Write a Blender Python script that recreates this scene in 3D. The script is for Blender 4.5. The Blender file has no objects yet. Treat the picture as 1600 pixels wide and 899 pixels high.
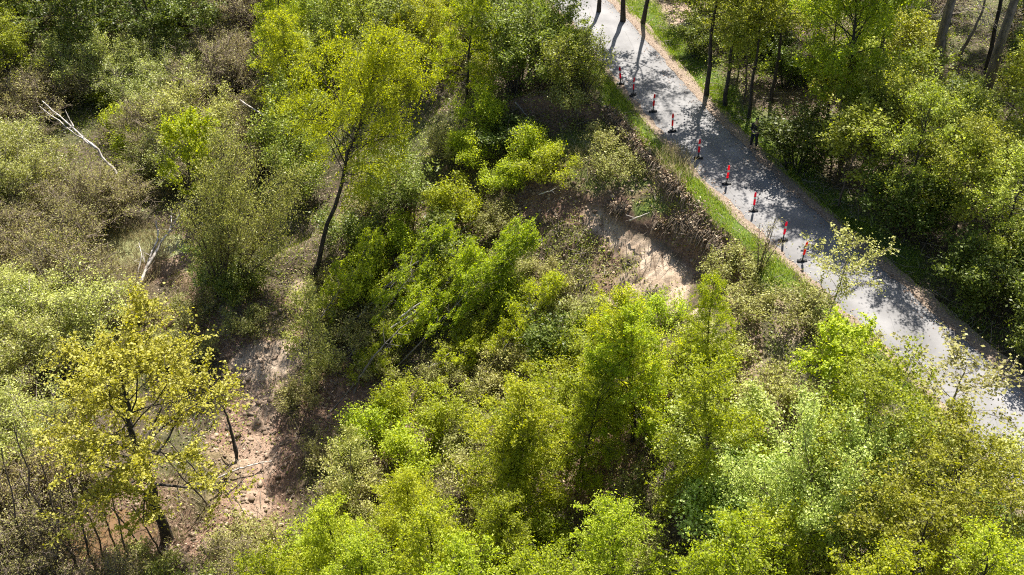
import bpy, math, random
import numpy as np
from mathutils import Vector, Matrix

# ------------------------------------------------------------------ camera, sky, sun, exposure
scene = bpy.context.scene
CAMZ, PITCH, FPX = 31.0, math.radians(40.0), 1720.0      # camera height over the road, downward pitch, focal length in px of a 1600 px frame
cam_data = bpy.data.cameras.new('camera')
cam_data.sensor_width = 36.0
cam_data.lens = 36.0 * FPX / 1600.0
cam_data.clip_end = 3000.0
cam = bpy.data.objects.new('camera', cam_data)
scene.collection.objects.link(cam)
cam.location = (0, 0, CAMZ)
cam.rotation_euler = (math.radians(90) - PITCH, 0, 0)
scene.camera = cam

SUN_EL, SUN_AZ = math.radians(54), math.radians(13)       # azimuth clockwise from +Y
world = bpy.data.worlds.new('World')
scene.world = world
world.use_nodes = True
wn = world.node_tree.nodes; wl = world.node_tree.links
sky = wn.new('ShaderNodeTexSky')
sky.sky_type = 'NISHITA'; sky.sun_disc = False
sky.sun_elevation = SUN_EL; sky.sun_rotation = SUN_AZ
sky.air_density = 1.0; sky.dust_density = 1.5
wl.new(sky.outputs[0], wn['Background'].inputs[0])
wn['Background'].inputs[1].default_value = 0.06
sun_data = bpy.data.lights.new('sun', 'SUN')
sun_data.energy = 5.0
sun_data.angle = math.radians(0.5)
sun_data.color = (1.0, 0.95, 0.87)
sun = bpy.data.objects.new('sun', sun_data)
scene.collection.objects.link(sun)
sdir = Vector((math.sin(SUN_AZ) * math.cos(SUN_EL), math.cos(SUN_AZ) * math.cos(SUN_EL), math.sin(SUN_EL)))
sun.rotation_euler = sdir.to_track_quat('Z', 'Y').to_euler()
sun.location = sdir * 200
scene.view_settings.view_transform = 'Standard'
scene.view_settings.look = 'None'
scene.view_settings.gamma = 1.0
scene.view_settings.exposure = 1.45
scene.render.engine = 'CYCLES'
scene.cycles.max_bounces = 6
scene.cycles.diffuse_bounces = 3
scene.cycles.glossy_bounces = 2
scene.cycles.transmission_bounces = 3
scene.cycles.transparent_max_bounces = 4
scene.cycles.use_denoising = False
scene.cycles.filter_width = 1.1
scene.cycles.caustics_reflective = False
scene.cycles.caustics_refractive = False

rng = np.random.default_rng(7)
random.seed(7)

# ------------------------------------------------------------------ mapping between picture and ground
CP, SP = math.cos(PITCH), math.sin(PITCH)
def project(x, y, z):
    dz = z - CAMZ
    depth = y * CP - dz * SP
    up = y * SP + dz * CP
    depth = np.maximum(depth, 0.1)
    return 800 + FPX * x / depth, 449.5 - FPX * up / depth, depth
def ray(u, v):
    a = (u - 800) / FPX; b = (449.5 - v) / FPX
    d = np.array([a, CP + b * SP, -SP + b * CP])
    return d / np.linalg.norm(d)

# ------------------------------------------------------------------ noise
class Noise:
    def __init__(s, seed):
        s.g = np.random.default_rng(seed).random((256, 256))
    def one(s, x, y):
        xi = np.floor(x).astype(int); yi = np.floor(y).astype(int)
        fx = x - xi; fy = y - yi
        fx = fx * fx * (3 - 2 * fx); fy = fy * fy * (3 - 2 * fy)
        a = s.g[xi & 255, yi & 255]; b = s.g[(xi + 1) & 255, yi & 255]
        c = s.g[xi & 255, (yi + 1) & 255]; d = s.g[(xi + 1) & 255, (yi + 1) & 255]
        return (a * (1 - fx) + b * fx) * (1 - fy) + (c * (1 - fx) + d * fx) * fy - 0.5
    def __call__(s, x, y, scale, octaves=4):
        r = 0; amp = 1.0; f = 1.0 / scale
        for k in range(octaves):
            r = r + amp * s.one(x * f + 17.3 * k, y * f - 9.1 * k); amp *= 0.5; f *= 2.03
        return r
n1, n2, n3, n4 = Noise(1), Noise(2), Noise(3), Noise(4)
def sm(x, a, b):
    t = np.clip((x - a) / (b - a), 0, 1)
    return t * t * (3 - 2 * t)

# ------------------------------------------------------------------ road line and terrain height
EDGE = [(855, 0), (903, 50), (965, 133), (1027, 200), (1112, 300), (1172, 350), (1238, 410), (1330, 495), (1425, 595), (1540, 710)]
def ground0(u, v):
    d = ray(u, v); t = CAMZ / -d[2]
    return d[0] * t, d[1] * t
EP = np.array([ground0(u, v) for u, v in EDGE])
EPy = EP[::-1, 1]; EPx = EP[::-1, 0]
RX, RY = -0.385, 0.923      # road direction (towards far)
def edge_x(y):
    y = np.asarray(y, float)
    pol = EDGEFIT
    yc = np.clip(y, 15, 80)
    return np.polyval(pol, yc) + (y - yc) * RX / RY
EDGEFIT = np.polyfit(EPy, EPx, 4)
ROADW = 3.65
def along(x, y): return (x - 2.2) * 0.385 - (y - 65.4) * 0.923
def dleft(x, y): return (edge_x(y) - x) * 0.923
PONDS = [(200, 384, 2.6, 1.3), (195, 835, 1.7, 1.2)]      # px centre, world radii
def pond_xy(u, v):
    d = ray(u, v); t = (CAMZ + 9.3) / -d[2]
    return d[0] * t, d[1] * t
PW = [pond_xy(u, v) + (rx, ry) for u, v, rx, ry in PONDS]
LOW = -9.2
def height(x, y, fine=True):
    x = np.asarray(x, float); y = np.asarray(y, float)
    d0 = dleft(x, y)
    wob = n1(x, y, 3.5, 3)
    d = d0 + 0.45 * wob * sm(d0, 0.6, 3)
    a = along(x, y) + 1.2 * n2(x, y, 4, 2)
    base = LOW * sm(d, 0.6, 25)**0.92
    # head scarp, bench, second scarp, sand face, slumped mass
    dh = 1.25 + 0.25 * n2(x, y, 1.2, 2) + 6.0 * sm(a, 13.5, 8)
    de = np.maximum(5.6 - 0.52 * (a - 15.7), dh + 1.0) + 0.5 * n3(x, y, 1.6, 3)
    de = np.where(a < 13.5, np.maximum(de, dh + 2.0), de)
    dd = d
    def seg(t0, t1, h0, h1): return h0 + (h1 - h0) * np.clip((dd - t0) / np.maximum(t1 - t0, 1e-3), 0, 1)
    hs = np.where(dd < dh, 0.0, np.where(dd < dh + 0.45, seg(dh, dh + 0.45, 0, -0.8),
         np.where(dd < de, seg(dh + 0.45, de, -0.8, -2.1),
         np.where(dd < de + 0.25, seg(de, de + 0.25, -2.1, -2.55),
         np.where(dd < de + 6.0, seg(de + 0.25, de + 6.0, -2.55, -4.9),
         np.where(dd < de + 9.5, seg(de + 6.0, de + 9.5, -4.9, -6.8), seg(de + 9.5, np.maximum(25, de + 11), -6.8, LOW)))))))
    K2 = sm(a, 12.5, 15.5)
    hs = np.where(dd > dh + .45, hs * K2 + (1 - K2) * seg(dh + .45, 25, -0.8, LOW), hs)
    W = sm(a, 8.5, 11) * (1 - sm(a, 24.5, 31)) * (1 - sm(d, 24, 30))
    h = base * (1 - W) + hs * W
    h = h + (0.55 * n3(x, y, 5, 4) + 0.10) * W * sm(d, 7, 11)
    h = h + 0.35 * n4(x, y, 2.2, 3) * W * sm(dd, dh + .5, dh + 1.4)
    h = h + 0.5 * n4(x, y, 6, 4) * sm(d, 1.5, 6) * (1 - W)
    right = -d0 - ROADW
    h = h + sm(right, 0.3, 3) * (0.5 * n2(x, y, 7, 4)) - 0.22 * sm(right, 0.25, 0.9) * (1 - sm(right, 1.2, 3))
    if fine:
        h = h + 0.12 * n2(x, y, 0.6, 3) * np.maximum(W * sm(d, 1, 2), 0.35 * sm(d, 0.4, 2)) + 0.05 * n3(x, y, 0.35, 2) * sm(right, .3, 1)
        # rills down the sand face
        al = along(x, y)
        rill = np.abs(n1(al * 1.0, d * 0.22 + 50, 0.45, 3))
        h = h - 0.35 * rill * W * sm(dd, de + .2, de + .8) * (1 - sm(dd, de + 4.0, de + 6))
    for px, py, rx, ry in PW:
        r = np.hypot((x - px) / rx, (y - py) / ry) + 0.7 * n1(x, y, 1.5, 3)
        h = np.minimum(h, np.where(r < 1.9, (LOW - 0.55) + 0.45 * np.clip(r - 0.4, 0, 9)**1.5 + 0.1 * n3(x, y, 1.0, 3), 99))
    mud = sm(d, 15, 18) * (1 - sm(d, 27, 30)) * sm(a, 13, 16) * (1 - sm(a, 28, 31))
    h = h + mud * (.30 * n1(x, y, 1.3, 4) - .25 * np.abs(n2(x, y, 2.4, 3)))
    return h
def hit(u, v):
    d = ray(u, v)
    t = np.linspace(30, 160, 2600)
    x = d[0] * t; y = d[1] * t; z = CAMZ + d[2] * t
    g = height(x, y, False)
    k = np.argmax(z < g)
    return np.array([x[k], y[k], g[k]])

# ------------------------------------------------------------------ materials
MATS = {}
def newmat(name):
    m = bpy.data.materials.new(name); m.use_nodes = True
    return m, m.node_tree.nodes, m.node_tree.links, m.node_tree.nodes['Principled BSDF']
def leafmat(name, cols, trans=0.38, rough=0.5, spec=0.22):
    m, N, L, P = newmat(name)
    geo = N.new('ShaderNodeNewGeometry'); ramp = N.new('ShaderNodeValToRGB')
    el = ramp.color_ramp.elements
    while len(el) < len(cols): el.new(0.5)
    for i, c in enumerate(cols):
        el[i].position = i / (len(cols) - 1); el[i].color = (*c, 1)
    L.new(geo.outputs['Random Per Island'], ramp.inputs[0])
    oi = N.new('ShaderNodeObjectInfo'); hs = N.new('ShaderNodeHueSaturation')
    mr = N.new('ShaderNodeMapRange'); mr.inputs['To Min'].default_value = 0.485; mr.inputs['To Max'].default_value = 0.512
    L.new(oi.outputs['Random'], mr.inputs[0]); L.new(mr.outputs[0], hs.inputs['Hue'])
    mul = N.new('ShaderNodeMath'); mul.operation = 'MULTIPLY'; mul.inputs[1].default_value = 7.31
    fr = N.new('ShaderNodeMath'); fr.operation = 'FRACT'
    mv = N.new('ShaderNodeMapRange'); mv.inputs['To Min'].default_value = 0.78; mv.inputs['To Max'].default_value = 1.18
    L.new(oi.outputs['Random'], mul.inputs[0]); L.new(mul.outputs[0], fr.inputs[0]); L.new(fr.outputs[0], mv.inputs[0])
    L.new(mv.outputs[0], hs.inputs['Value']); L.new(ramp.outputs[0], hs.inputs['Color'])
    L.new(hs.outputs[0], P.inputs['Base Color'])
    P.inputs['Roughness'].default_value = rough
    P.inputs['Specular IOR Level'].default_value = spec
    tr = N.new('ShaderNodeBsdfTranslucent'); mix = N.new('ShaderNodeMixShader'); mix.inputs[0].default_value = trans
    hs2 = N.new('ShaderNodeHueSaturation'); hs2.inputs['Saturation'].default_value = 1.12; hs2.inputs['Value'].default_value = 1.35
    hs2.inputs['Hue'].default_value = 0.497
    L.new(hs.outputs[0], hs2.inputs['Color']); L.new(hs2.outputs[0], tr.inputs[0])
    L.new(P.outputs[0], mix.inputs[1]); L.new(tr.outputs[0], mix.inputs[2])
    L.new(mix.outputs[0], N['Material Output'].inputs[0])
    MATS[name] = m
    return m
def barkmat(name, c1, c2, scale=6.0, rough=0.9, stretch=3.0):
    m, N, L, P = newmat(name)
    tc = N.new('ShaderNodeTexCoord'); mp = N.new('ShaderNodeMapping'); mp.inputs['Scale'].default_value = (1, 1, 1 / stretch)
    no = N.new('ShaderNodeTexNoise'); no.inputs['Scale'].default_value = scale; no.inputs['Detail'].default_value = 5
    ramp = N.new('ShaderNodeValToRGB')
    ramp.color_ramp.elements[0].position = .38; ramp.color_ramp.elements[1].position = .62
    ramp.color_ramp.elements[0].color = (*c1, 1); ramp.color_ramp.elements[1].color = (*c2, 1)
    L.new(tc.outputs['Object'], mp.inputs[0]); L.new(mp.outputs[0], no.inputs['Vector'])
    L.new(no.outputs[0], ramp.inputs[0]); L.new(ramp.outputs[0], P.inputs['Base Color'])
    bp = N.new('ShaderNodeBump'); bp.inputs['Strength'].default_value = .5; bp.inputs['Distance'].default_value = .03
    L.new(no.outputs[0], bp.inputs['Height']); L.new(bp.outputs[0], P.inputs['Normal'])
    P.inputs['Roughness'].default_value = rough
    MATS[name] = m
    return m
def flatmat(name, c, rough=0.6, metal=0.0):
    m, N, L, P = newmat(name)
    no = N.new('ShaderNodeTexNoise'); no.inputs['Scale'].default_value = 14; no.inputs['Detail'].default_value = 4
    mx = N.new('ShaderNodeMix'); mx.data_type = 'RGBA'
    mx.inputs[6].default_value = (*[k * .75 for k in c], 1); mx.inputs[7].default_value = (*c, 1)
    L.new(no.outputs[0], mx.inputs[0]); L.new(mx.outputs[2], P.inputs['Base Color'])
    P.inputs['Roughness'].default_value = rough; P.inputs['Metallic'].default_value = metal
    MATS[name] = m
    return m
leafmat('birch_leaf', [(.19, .23, .014), (.35, .41, .025), (.52, .56, .08)], .54)
leafmat('birch_leaf_fresh', [(.20, .25, .016), (.35, .41, .03), (.50, .56, .09)], .54)
leafmat('weeping_leaf', [(.20, .22, .014), (.36, .38, .026), (.50, .51, .06)], .5)
leafmat('golden_leaf', [(.17, .195, .016), (.30, .33, .03), (.45, .47, .08)], .45)
leafmat('maple_leaf', [(.28, .295, .02), (.48, .49, .055), (.68, .68, .17)], .45)
leafmat('sage_leaf', [(.19, .215, .04), (.34, .37, .08), (.54, .56, .19)], .36, .45, .3)
leafmat('olive_leaf', [(.19, .165, .06), (.30, .27, .085), (.44, .42, .15)], .34)
leafmat('dark_leaf', [(.06, .09, .014), (.12, .165, .024), (.24, .28, .06)], .42, .45, .3)
leafmat('mid_leaf', [(.12, .155, .02), (.23, .285, .035), (.43, .47, .11)], .42, .45, .3)
leafmat('pale_leaf', [(.22, .29, .05), (.35, .43, .10), (.53, .59, .20)], .38, .45, .3)
leafmat('lime_leaf', [(.22, .28, .015), (.36, .42, .03), (.48, .52, .06)], .48)
leafmat('wood_leaf', [(.17, .19, .02), (.29, .33, .04), (.48, .50, .13)], .48)
leafmat('brush_leaf', [(.19, .18, .05), (.31, .32, .07), (.50, .49, .20)], .38)
leafmat('grass_blade', [(.14, .20, .018), (.26, .34, .035), (.44, .46, .14)], .35)
leafmat('reed_blade', [(.24, .19, .11), (.34, .30, .16), (.46, .42, .25)], .25)
leafmat('dry_leaf', [(.12, .075, .045), (.28, .19, .12), (.50, .40, .28)], .1, .7, .3)
barkmat('bark_dark', (.018, .014, .011), (.060, .048, .036), 9)
barkmat('bark_brown', (.05, .036, .026), (.13, .10, .075), 8)
barkmat('bark_grey', (.11, .095, .08), (.26, .23, .20), 8)
barkmat('bark_birch', (.06, .05, .045), (.62, .58, .52), 5, .7, .6)
barkmat('bark_dead', (.20, .17, .14), (.62, .56, .49), 4, .8, 4)
barkmat('bark_pine', (.10, .08, .065), (.24, .19, .155), 5)
barkmat('twig_brown', (.12, .09, .06), (.28, .22, .16), 3)
barkmat('twig_grey', (.16, .13, .10), (.34, .29, .235), 3)

# ------------------------------------------------------------------ mesh helpers
def to_mesh(name, V, Q, mat, smooth=False):
    V = np.asarray(V, np.float32); Q = np.asarray(Q, np.int32)
    me = bpy.data.meshes.new(name)
    me.vertices.add(len(V)); me.vertices.foreach_set('co', V.ravel())
    me.loops.add(Q.size); me.loops.foreach_set('vertex_index', Q.ravel())
    k = Q.shape[1]
    me.polygons.add(len(Q)); me.polygons.foreach_set('loop_start', np.arange(0, Q.size, k, dtype=np.int32))
    if smooth: me.polygons.foreach_set('use_smooth', np.ones(len(Q), bool))
    me.update(calc_edges=True)
    me.materials.append(mat if not isinstance(mat, str) else MATS[mat])
    return me
def link(name, me, parent=None):
    o = bpy.data.objects.new(name, me); scene.collection.objects.link(o)
    if parent: o.parent = parent
    return o
def tag(o, label=None, category=None, group=None, kind=None):
    if label: o['label'] = label
    if category: o['category'] = category
    if group: o['group'] = group
    if kind: o['kind'] = kind
    return o
class Tubes:
    def __init__(s): s.V = []; s.Q = []; s.n = 0
    def add(s, pts, rad, n=5):
        pts = np.asarray(pts, float); K = len(pts)
        rad = np.broadcast_to(np.asarray(rad, float), (K,))
        T = np.gradient(pts, axis=0); T /= np.linalg.norm(T, axis=1)[:, None] + 1e-9
        ref = np.array([0, 0, 1.0]) if abs(T[0, 2]) < .8 else np.array([1.0, 0, 0])
        A = np.cross(T, ref); A /= np.linalg.norm(A, axis=1)[:, None] + 1e-9
        B = np.cross(T, A)
        ang = np.arange(n) * 2 * math.pi / n
        ring = pts[:, None, :] + rad[:, None, None] * (np.cos(ang)[None, :, None] * A[:, None, :] + np.sin(ang)[None, :, None] * B[:, None, :])
        i = np.arange(K - 1)[:, None] * n; j = np.arange(n)[None, :]; j2 = (j + 1) % n
        q = np.stack([i + j, i + j2, i + n + j2, i + n + j], -1).reshape(-1, 4) + s.n
        s.V.append(ring.reshape(-1, 3)); s.Q.append(q); s.n += K * n
    def mesh(s, name, mat): return to_mesh(name, np.concatenate(s.V), np.concatenate(s.Q), mat, True)
def quads_at(C, size, r, up=0.5, aspect=0.65, droop=0.0, jitter=0.6):
    """leaf blades: one diamond per centre"""
    n = len(C)
    N = r.normal(size=(n, 3)); N[:, 2] += up; N /= np.linalg.norm(N, axis=1)[:, None]
    R = r.normal(size=(n, 3)); R[:, 2] -= droop
    T = R - (R * N).sum(1)[:, None] * N; T /= np.linalg.norm(T, axis=1)[:, None] + 1e-9
    B = np.cross(N, T)
    s = size * (1 + jitter * r.uniform(-1, 1, n))
    s = s[:, None]
    V = np.stack([C - T * s * .5, C + B * s * .5 * aspect, C + T * s * .5, C - B * s * .5 * aspect], 1).reshape(-1, 3)
    return V, np.arange(4 * n).reshape(-1, 4)
def unit(v): return v / (np.linalg.norm(v) + 1e-9)
# ------------------------------------------------------------------ plants
def grow_tree(seed, H, W, r0, prims=34, base=.2, shape='oval', sec=7, leaves=16000, leaf=.10, sig=.16, droop=0.0, hang=0.0,
              up=.45, wob=.05, el0=.2, el1=1.1, clump=1.0, leafmat_='birch_leaf', bark='bark_dark', aspect=.65, twigs=True, twr=.008):
    r = np.random.default_rng(seed)
    tb, br = Tubes(), Tubes()
    K = 14
    t = np.linspace(0, 1, K)
    wx = np.cumsum(r.normal(size=K)) * wob * H / K * 1.6; wy = np.cumsum(r.normal(size=K)) * wob * H / K * 1.6
    wx -= wx[0]; wy -= wy[0]; wx -= t * wx[-1]; wy -= t * wy[-1]
    P = np.stack([wx, wy, t * H], 1)
    rad = r0 * (1 - t) ** .9 + .012
    rad[0] *= 1.35
    P[0, 2] = -.5
    tb.add(P, rad, 7)
    def tp(s): return np.array([np.interp(s, t, P[:, k]) for k in range(3)])
    C = []; Wt = []
    R = W / 2
    az = r.uniform(0, 6.28)
    for i in range(prims):
        s = base + (1 - base) * ((i + r.uniform(0, .8)) / prims) ** .95
        s = min(s, .985)
        q = (s - base) / (1 - base)
        if shape == 'oval': pr = math.sin(math.pi * min(1, .12 + .86 * q) ** .8) ** .75
        elif shape == 'cone': pr = min(1, (1 - q) ** .75 * 1.05) * min(1, .45 + 3 * q)
        elif shape == 'dome': pr = math.sqrt(max(0.02, 1 - q ** 2.2))
        else: pr = 1.0
        L = R * pr * r.uniform(.72, 1.12) + .15
        az += 2.399 + r.normal() * .5
        e = el0 + (el1 - el0) * q + r.normal() * .15
        d = np.array([math.cos(az) * math.cos(e), math.sin(az) * math.cos(e), math.sin(e)])
        L3 = L / max(.45, math.cos(e))
        L3 = min(L3, (H * 1.03 - s * H) / max(.05, d[2]) if d[2] > .1 else L3)
        L3 = max(L3, .3)
        st = tp(s); pts = [st]; dd = d.copy(); m = 6
        for k in range(m):
            dd = unit(dd + r.normal(size=3) * .13 + np.array([0, 0, -droop * .12 * k / m]))
            pts.append(pts[-1] + dd * L3 / m)
        pts = np.array(pts)
        rb = np.interp(s, t, rad) * .5 * (L / R * .6 + .4)
        br.add(pts, np.linspace(rb, .008, m + 1), 4)
        ns = max(2, int(sec * (.4 + .8 * pr)))
        for j in range(ns):
            u = r.uniform(.22, 1.0) ** .8
            b = np.array([np.interp(u, np.linspace(0, 1, m + 1), pts[:, k]) for k in range(3)])
            sd = unit(dd * .8 + r.normal(size=3) * .75 + np.array([0, 0, .15]))
            sl = L3 * (.5 - .28 * u) * r.uniform(.6, 1.3) + .12
            q4 = [b]; s2 = sd.copy()
            for k in range(3):
                s2 = unit(s2 + r.normal(size=3) * .2 + np.array([0, 0, -droop * .35]))
                q4.append(q4[-1] + s2 * sl / 3)
            q4 = np.array(q4)
            if twigs: br.add(q4, np.linspace(max(rb * .3, twr), twr * .6, 4), 3)
            C.append(q4); Wt.append(sl * r.uniform(.4, 1.6) ** clump)
    C = np.array(C); Wt = np.array(Wt); Wt /= Wt.sum()
    idx = r.choice(len(C), leaves, p=Wt)
    u = r.uniform(.1, 1, leaves) * 3; k = np.minimum(u.astype(int), 2); f = (u - k)[:, None]
    X = C[idx, k] * (1 - f) + C[idx, k + 1] * f
    X = X + r.normal(size=X.shape) * sig * np.exp(r.normal(size=leaves) * .6 - .25)[:, None] * np.array([1, 1, .8])
    if hang:
        # leaves hang on strings below the twig: group them by string
        g = idx * 7 + (u * 2).astype(int)
        off = np.random.default_rng(seed + 5).normal(size=(g.max() + 1, 3)) * sig * 1.3
        X = X * .55 + (C[idx, k] * (1 - f) + C[idx, k + 1] * f + off[g]) * .45
        X[:, 2] -= hang * np.random.default_rng(seed + 6).uniform(.3, 1, g.max() + 1)[g] * r.uniform(0, 1, leaves)
    V, Q = quads_at(X, leaf, r, up + .45, aspect, droop * .6)
    C = V.reshape(-1, 4, 3).mean(1); fz = H / np.percentile(C[:, 2], 99.6); fr = (W / 2) / np.percentile(np.hypot(C[:, 0], C[:, 1]), 94)
    V = V.reshape(-1, 4, 3) + (C * np.array([fr, fr, fz]) - C)[:, None, :]; V = V.reshape(-1, 3)
    for tt in (tb, br): tt.V = [v * np.array([fr, fr, fz]) for v in tt.V]
    return dict(kind='tree', H=H, W=W, meshes=[('trunk', tb.mesh('trunk', bark)), ('branches', br.mesh('branches', bark)), ('crown', to_mesh('crown', V, Q, leafmat_))])

def grow_bush(seed, H, W, stems=14, twigs=260, leaves=9000, leaf=.09, sig=.13, leafmat_='sage_leaf', bark='twig_brown', r0=.03, up=.45,
              fine=3, spread=.9, aspect=.55, tiplight=.5, clump=1.0, twr=.007, flat=.5):
    """many stems fanning from one stool; twigs towards the dome-shaped outside; leaves mostly near the tips"""
    r = np.random.default_rng(seed)
    tb = Tubes(); C = []
    R = W / 2
    for i in range(stems):
        az = r.uniform(0, 6.28); q = math.sqrt(r.uniform(0, 1)) * spread
        tip = np.array([math.cos(az) * R * q, math.sin(az) * R * q, H * math.sqrt(max(.12, 1 - (q * .92) ** 2)) * r.uniform(.78, 1.02)])
        b = np.array([math.cos(az), math.sin(az), 0]) * R * .12 * r.uniform(0, 1) + np.array([0, 0, -.3])
        m = 6; tt = np.linspace(0, 1, m)[:, None]
        mid = b * .5 + tip * .5 + np.array([0, 0, H * .12])
        pts = (1 - tt) ** 2 * b + 2 * tt * (1 - tt) * mid + tt ** 2 * tip + r.normal(size=(m, 3)) * .04 * W * tt * .5
        tb.add(pts, np.linspace(r0 * r.uniform(.7, 1.3), .008, m), 4)
        nt = max(3, twigs // stems)
        for j in range(nt):
            u = r.uniform(.25, 1)
            p = np.array([np.interp(u, tt[:, 0], pts[:, k]) for k in range(3)])
            out = unit(p * np.array([1, 1, .6]) + np.array([0, 0, .4]))
            d = unit(out * .8 + r.normal(size=3) * .6 + np.array([0, 0, .35]))
            L = (.14 + .2 * (1 - u)) * (H + W) * .5 * r.uniform(.5, 1.3)
            q4 = [p]
            for k in range(3):
                d = unit(d + r.normal(size=3) * .18); q4.append(q4[-1] + d * L / 3)
            q4 = np.array(q4); q4[:, 2] = np.maximum(q4[:, 2], .05)
            tb.add(q4, np.linspace(twr * 1.5, twr * .7, 4), 3)
            C.append(q4)
            for f in range(fine):
                uu = r.uniform(.2, 1) * 3; kk = min(int(uu), 2); a = q4[kk] + (q4[kk + 1] - q4[kk]) * (uu - kk)
                d2 = unit(d + r.normal(size=3) * .6 + np.array([0, 0, .2]))
                e = a + d2 * L * .4 * r.uniform(.5, 1.2)
                tb.add(np.array([a, e]), np.array([twr, twr * .6]), 3)
                C.append(np.array([a, a + (e - a) * .33, a + (e - a) * .66, e]))
    C = np.array(C)
    fz = H / np.percentile(C[:, :, 2], 98.5); fr = (W / 2) / np.percentile(np.hypot(C[:, :, 0], C[:, :, 1]), 95); fv = np.array([fr, fr, fz])
    C = C * fv; tb.V = [v * fv for v in tb.V]
    res = [('stems', tb.mesh('stems', bark))]
    if leaves:
        w = r.uniform(.3, 1.7, len(C)) ** clump; w /= w.sum()
        idx = r.choice(len(C), leaves, p=w)
        u = r.uniform(0, 1, leaves) ** tiplight * 3; u = np.minimum(u, 2.999); k = u.astype(int); f = (u - k)[:, None]
        X = C[idx, k] * (1 - f) + C[idx, k + 1] * f + r.normal(size=(leaves, 3)) * sig
        X[:, 2] = np.maximum(X[:, 2], .04)
        V, Q = quads_at(X, leaf, r, up + .45, aspect)
        res.append(('foliage', to_mesh('foliage', V, Q, leafmat_)))
    return dict(kind='bush', H=H, W=W, meshes=res)

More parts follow.
